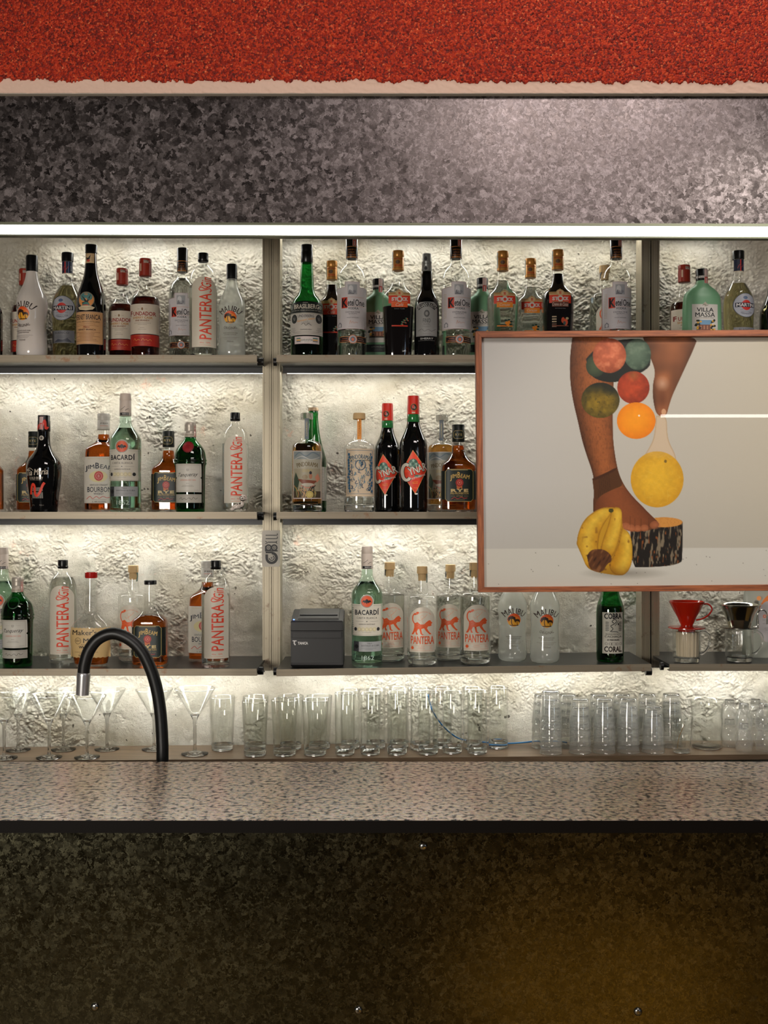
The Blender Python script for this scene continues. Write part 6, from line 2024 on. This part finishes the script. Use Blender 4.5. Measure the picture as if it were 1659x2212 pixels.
m2, s2 = inpoly([(681, 872), (700, 862), (760, 842), (818, 806), (830, 840), (858, 905), (800, 925), (730, 960), (700, 992), (690, 950)]); blend(m2, srgb((84, 50, 24)) * 1.0)
rib = (np.sin((QX - QY * 0.1) * 0.55) > 0.2) * (np.abs(QX - 748) < 34); blend(m2 * rib * 0.35, srgb((54, 30, 14)))
m2, _ = inpoly([(680, 866), (750, 836), (820, 800), (824, 812), (752, 852), (682, 880)], 2, 1); blend(m2, srgb((70, 38, 18)))
for x_, y_, rx_, ry_ in ((868, 1136, 26, 22), (900, 1146, 20, 22), (935, 1148, 20, 20), (975, 1145, 24, 20), (1035, 1128, 30, 24)):
    m2, u, v, r = ellm(x_, y_, rx_, ry_); blend(m2 * (1 - r * 0.5) * 0.7, srgb((196, 118, 78)))
    blend(np.clip(1 - np.abs(QX - x_ - rx_) / 3, 0, 1) * (np.abs(QY - y_ + 24) < 34) * m_ * 0.5, srgb((70, 34, 18)))
# right leg
m_, sd = inpoly([(962, 60), (1280, 60), (1250, 140), (1215, 215), (1190, 270), (1160, 335), (1130, 400), (1110, 465), (1100, 505), (1075, 516), (1050, 508), (1034, 480), (1020, 400), (1022, 330), (1034, 280), (1030, 240), (1010, 190), (985, 120)])
s_ = np.clip((QX - np.interp(QY, [60, 270, 510], [1120, 1105, 1072])) / np.interp(QY, [60, 270, 510], [150, 85, 38]), -1, 1)
lc = srgb((154, 94, 58)) * (1 - np.abs(s_)[..., None] ** 2 * 0.4) * (0.8 + 0.35 * nz2[..., None])
img = img * (1 - m_[..., None]) + lc * m_[..., None]
m2, u, v, r = ellm(1075, 330, 46, 50); blend(m2 * (1 - r) * m_ * 0.8, srgb((206, 164, 136)))
m2, u, v, r = ellm(1075, 420, 30, 70); blend(m2 * (1 - r) * m_ * 0.5, srgb((96, 50, 30)))
m2, u, v, r = ellm(1083, 490, 13, 18); blend(m2 * m_, srgb((206, 156, 116)))
# stretched stocking above the melon
m_, sd = inpoly([(1040, 512), (1100, 512), (1102, 600), (1112, 660), (1150, 730), (1160, 800), (930, 800), (975, 735), (1022, 655), (1034, 590)])
blend(m_ * 0.85, srgb((206, 182, 152))); blend(m_ * np.clip(1 - sd / 9, 0, 1) * 0.6, srgb((168, 138, 100)))
# stocking around the upper fruit
m_, sd = inpoly([(838, 420), (1000, 240), (1000, 400), (1040, 540), (990, 600), (830, 520)]); blend(m_ * 0.35, srgb((206, 196, 178)))


def ball(cx, cy_, rx, ry, col, dark, hx=-.3, hy=-.3, rot=0.0, pw=2.2, tex=0.12):
    m_, u, v, r = ellm(cx, cy_, rx, ry, rot)
    k_ = np.clip(r, 0, 1) ** pw
    k2 = np.clip((u * -hx + v * -hy) * 0.7, 0, 1)
    kk = np.clip(k_ * 0.45 + k2 * 0.6, 0, 1)[..., None]
    c = (srgb(col) * (1 - kk) + srgb(dark) * kk) * (1 - tex / 2 + tex * nz3[..., None])
    global img
    img = img * (1 - m_[..., None]) + c * m_[..., None]
    return m_, u, v, r


m2, sd = inpoly([(645, 190), (690, 140), (760, 90), (990, 70), (1012, 190), (1000, 250), (820, 330), (700, 310), (655, 260)]); blend(m2, srgb((34, 36, 30)))
ball(700, 230, 55, 62, (72, 84, 58), (28, 34, 26))
m_, u, v, r = ball(726, 424, 108, 100, (132, 106, 30), (34, 38, 24), 0.1, 0.9, tex=0.5)
blend(m_ * np.clip(-v * 1.1 - 0.05 + (nz2 - .5), 0, 1) * 0.8, srgb((34, 36, 28)))
blend(m_ * (nz1 > 0.74) * 0.4, srgb((40, 44, 28)))
m_, u, v, r = ball(935, 165, 76, 88, (96, 116, 96), (36, 52, 40), -.5, -.4); blend(m_ * np.clip(nz3 - .5, 0, 1) * 0.7, srgb((150, 160, 136)))
m_, u, v, r = ball(777, 172, 94, 98, (204, 108, 74), (120, 52, 26), 0, -.6, tex=0.3); blend(m_ * np.clip(nz3 - .5, 0, 1) * 0.8, srgb((226, 170, 130)))
m_, u, v, r = ball(912, 352, 91, 92, (186, 72, 38), (104, 30, 16), -.3, -.2, tex=0.3); blend(m_ * np.clip(1 - np.hypot(u, v + .75) * 2.2, 0, 1) * 0.5, srgb((150, 120, 60)))
ball(928, 539, 109, 103, (250, 156, 30), (216, 102, 14), -.2, -.3, tex=0.06)
m2, u, v, r = ellm(944, 511, 5, 5); blend(m2, srgb((255, 250, 236)))
m_, u, v, r = ball(1046, 870, 149, 158, (228, 178, 48), (182, 124, 22), -.2, -.3, tex=0.10)
crack = np.abs(vnoise(QX, QY, 81, 26) - 0.5) < 0.02; blend(m_ * crack * 0.16, srgb((240, 214, 130)))
m2, u, v, r = ellm(1093, 768, 8, 9); blend(m2, srgb((128, 100, 40)))
m2, u, v, r = ellm(1046, 870, 149, 158); blend(m2 * np.clip((760 - QY) / 60, 0, 1) * 0.4, srgb((214, 186, 140)))
# bananas
m_, sd = inpoly([(592, 1235), (598, 1180), (630, 1100), (690, 1050), (750, 1026), (790, 1030), (830, 1026), (848, 1050), (848, 1110), (852, 1150), (885, 1165), (905, 1220), (908, 1310), (895, 1370), (865, 1408), (830, 1414), (740, 1400), (700, 1392), (650, 1370), (625, 1310)])
blend(m_, srgb((196, 146, 36)))


def banana(pts, ax, lit):
    """one fruit of the bunch: soft shading across the axis polyline ax"""
    global img
    mb_, sdb = inpoly(pts)
    mb_ = mb_ * m_
    dn = np.full(QX.shape, 1e9)
    for p in spline([(p[0], p[1], 0) for p in ax], 10):
        dn = np.minimum(dn, np.hypot(QX - p.x, QY - p.y))
    tt = np.clip(dn / lit, 0, 1)[..., None]
    cb = (srgb((226, 184, 62)) * (1 - tt) + srgb((188, 132, 26)) * tt) * (0.92 + 0.16 * nz3[..., None])
    img = img * (1 - mb_[..., None]) + cb * mb_[..., None]
    blend(mb_ * np.clip(1 - sdb / 9, 0, 1) * 0.55, srgb((126, 82, 16)))


banana([(850, 1130), (888, 1165), (908, 1225), (910, 1310), (895, 1375), (862, 1412), (800, 1408), (770, 1360), (800, 1300), (830, 1230), (842, 1170)], [(875, 1190), (880, 1280), (850, 1370)], 55)
banana([(792, 1032), (830, 1024), (852, 1050), (850, 1110), (836, 1200), (806, 1290), (770, 1330), (720, 1300), (735, 1220), (770, 1130)], [(825, 1060), (815, 1140), (780, 1240)], 52)
banana([(592, 1235), (596, 1185), (628, 1105), (688, 1052), (750, 1026), (790, 1034), (788, 1066), (752, 1110), (722, 1170), (712, 1240), (716, 1330), (700, 1396), (650, 1372), (622, 1310)], [(750, 1050), (680, 1120), (650, 1210), (660, 1300)], 62)
blend(m_ * np.clip((vnoise(QX, QY, 88, 26) - 0.84) * 9, 0, 1) * 0.6, srgb((120, 72, 24)))
blend(m_ * np.clip((QY - 1345) / 80, 0, 1) * 0.5, srgb((90, 56, 16)))
m2, u, v, r = ellm(786, 1046, 14, 12); blend(m2, srgb((70, 66, 30)))
m2, _ = inpoly([(650, 1300), (672, 1268), (716, 1262), (752, 1268), (786, 1296), (792, 1330), (760, 1352), (742, 1392), (700, 1394), (662, 1370)])
fold = vnoise(QX * 1.0 + 0.6 * QY, QY * 0.35 - 0.2 * QX, 91, 12)
blend(m2, srgb((92, 54, 28))); blend(m2 * np.clip(fold * 3 - 1.7, 0, 1) * 0.6, srgb((156, 104, 60))); blend(m2 * np.clip(1.1 - fold * 3, 0, 1) * 0.8, srgb((40, 22, 12)))
rs = np.random.RandomState(4)
for _ in range(26):
    m2, u, v, r = ellm(rs.uniform(80, 1700), rs.uniform(1270, 1470), 2.6, 2.2); blend(m2 * 0.7, srgb((70, 64, 54)))
lin_img = np.where(img <= 0.04045, img / 12.92, ((np.clip(img, 0, 1) + 0.055) / 1.055) ** 2.4)
cols = np.concatenate([lin_img, np.ones((GH, GW, 1))], -1)
pxs = 1020 + QX / 2.596
pys = 700 + QY / 2.5967
KY = FY + 0.016
Xp, Zp = (pxs - 829.5) * FY / F, EYE - (pys - 1106) * FY / F
mp_, nt, out = newmat('printed_photograph')
b = N(nt, 'BsdfPrincipled')
at = N(nt, 'VertexColor', layer_name='Col')
nt.links.new(at.outputs[0], b.inputs['Base Color'])
b.inputs['Roughness'].default_value = 0.35
nt.links.new(b.outputs[0], out.inputs[0])
xmax = PX(1702, FY)
pr_ = grid_mesh('print', Xp, np.full_like(Xp, KY), Zp, [mp_], cols=cols, parent=pic, mask=(Xp[:-1, :-1] < xmax) & (Xp[:-1, :-1] > PX(1037, FY)) & (Zp[:-1, :-1] > PZ(1272, FY)))
loc(pr_)
bpy.context.view_layer.update()
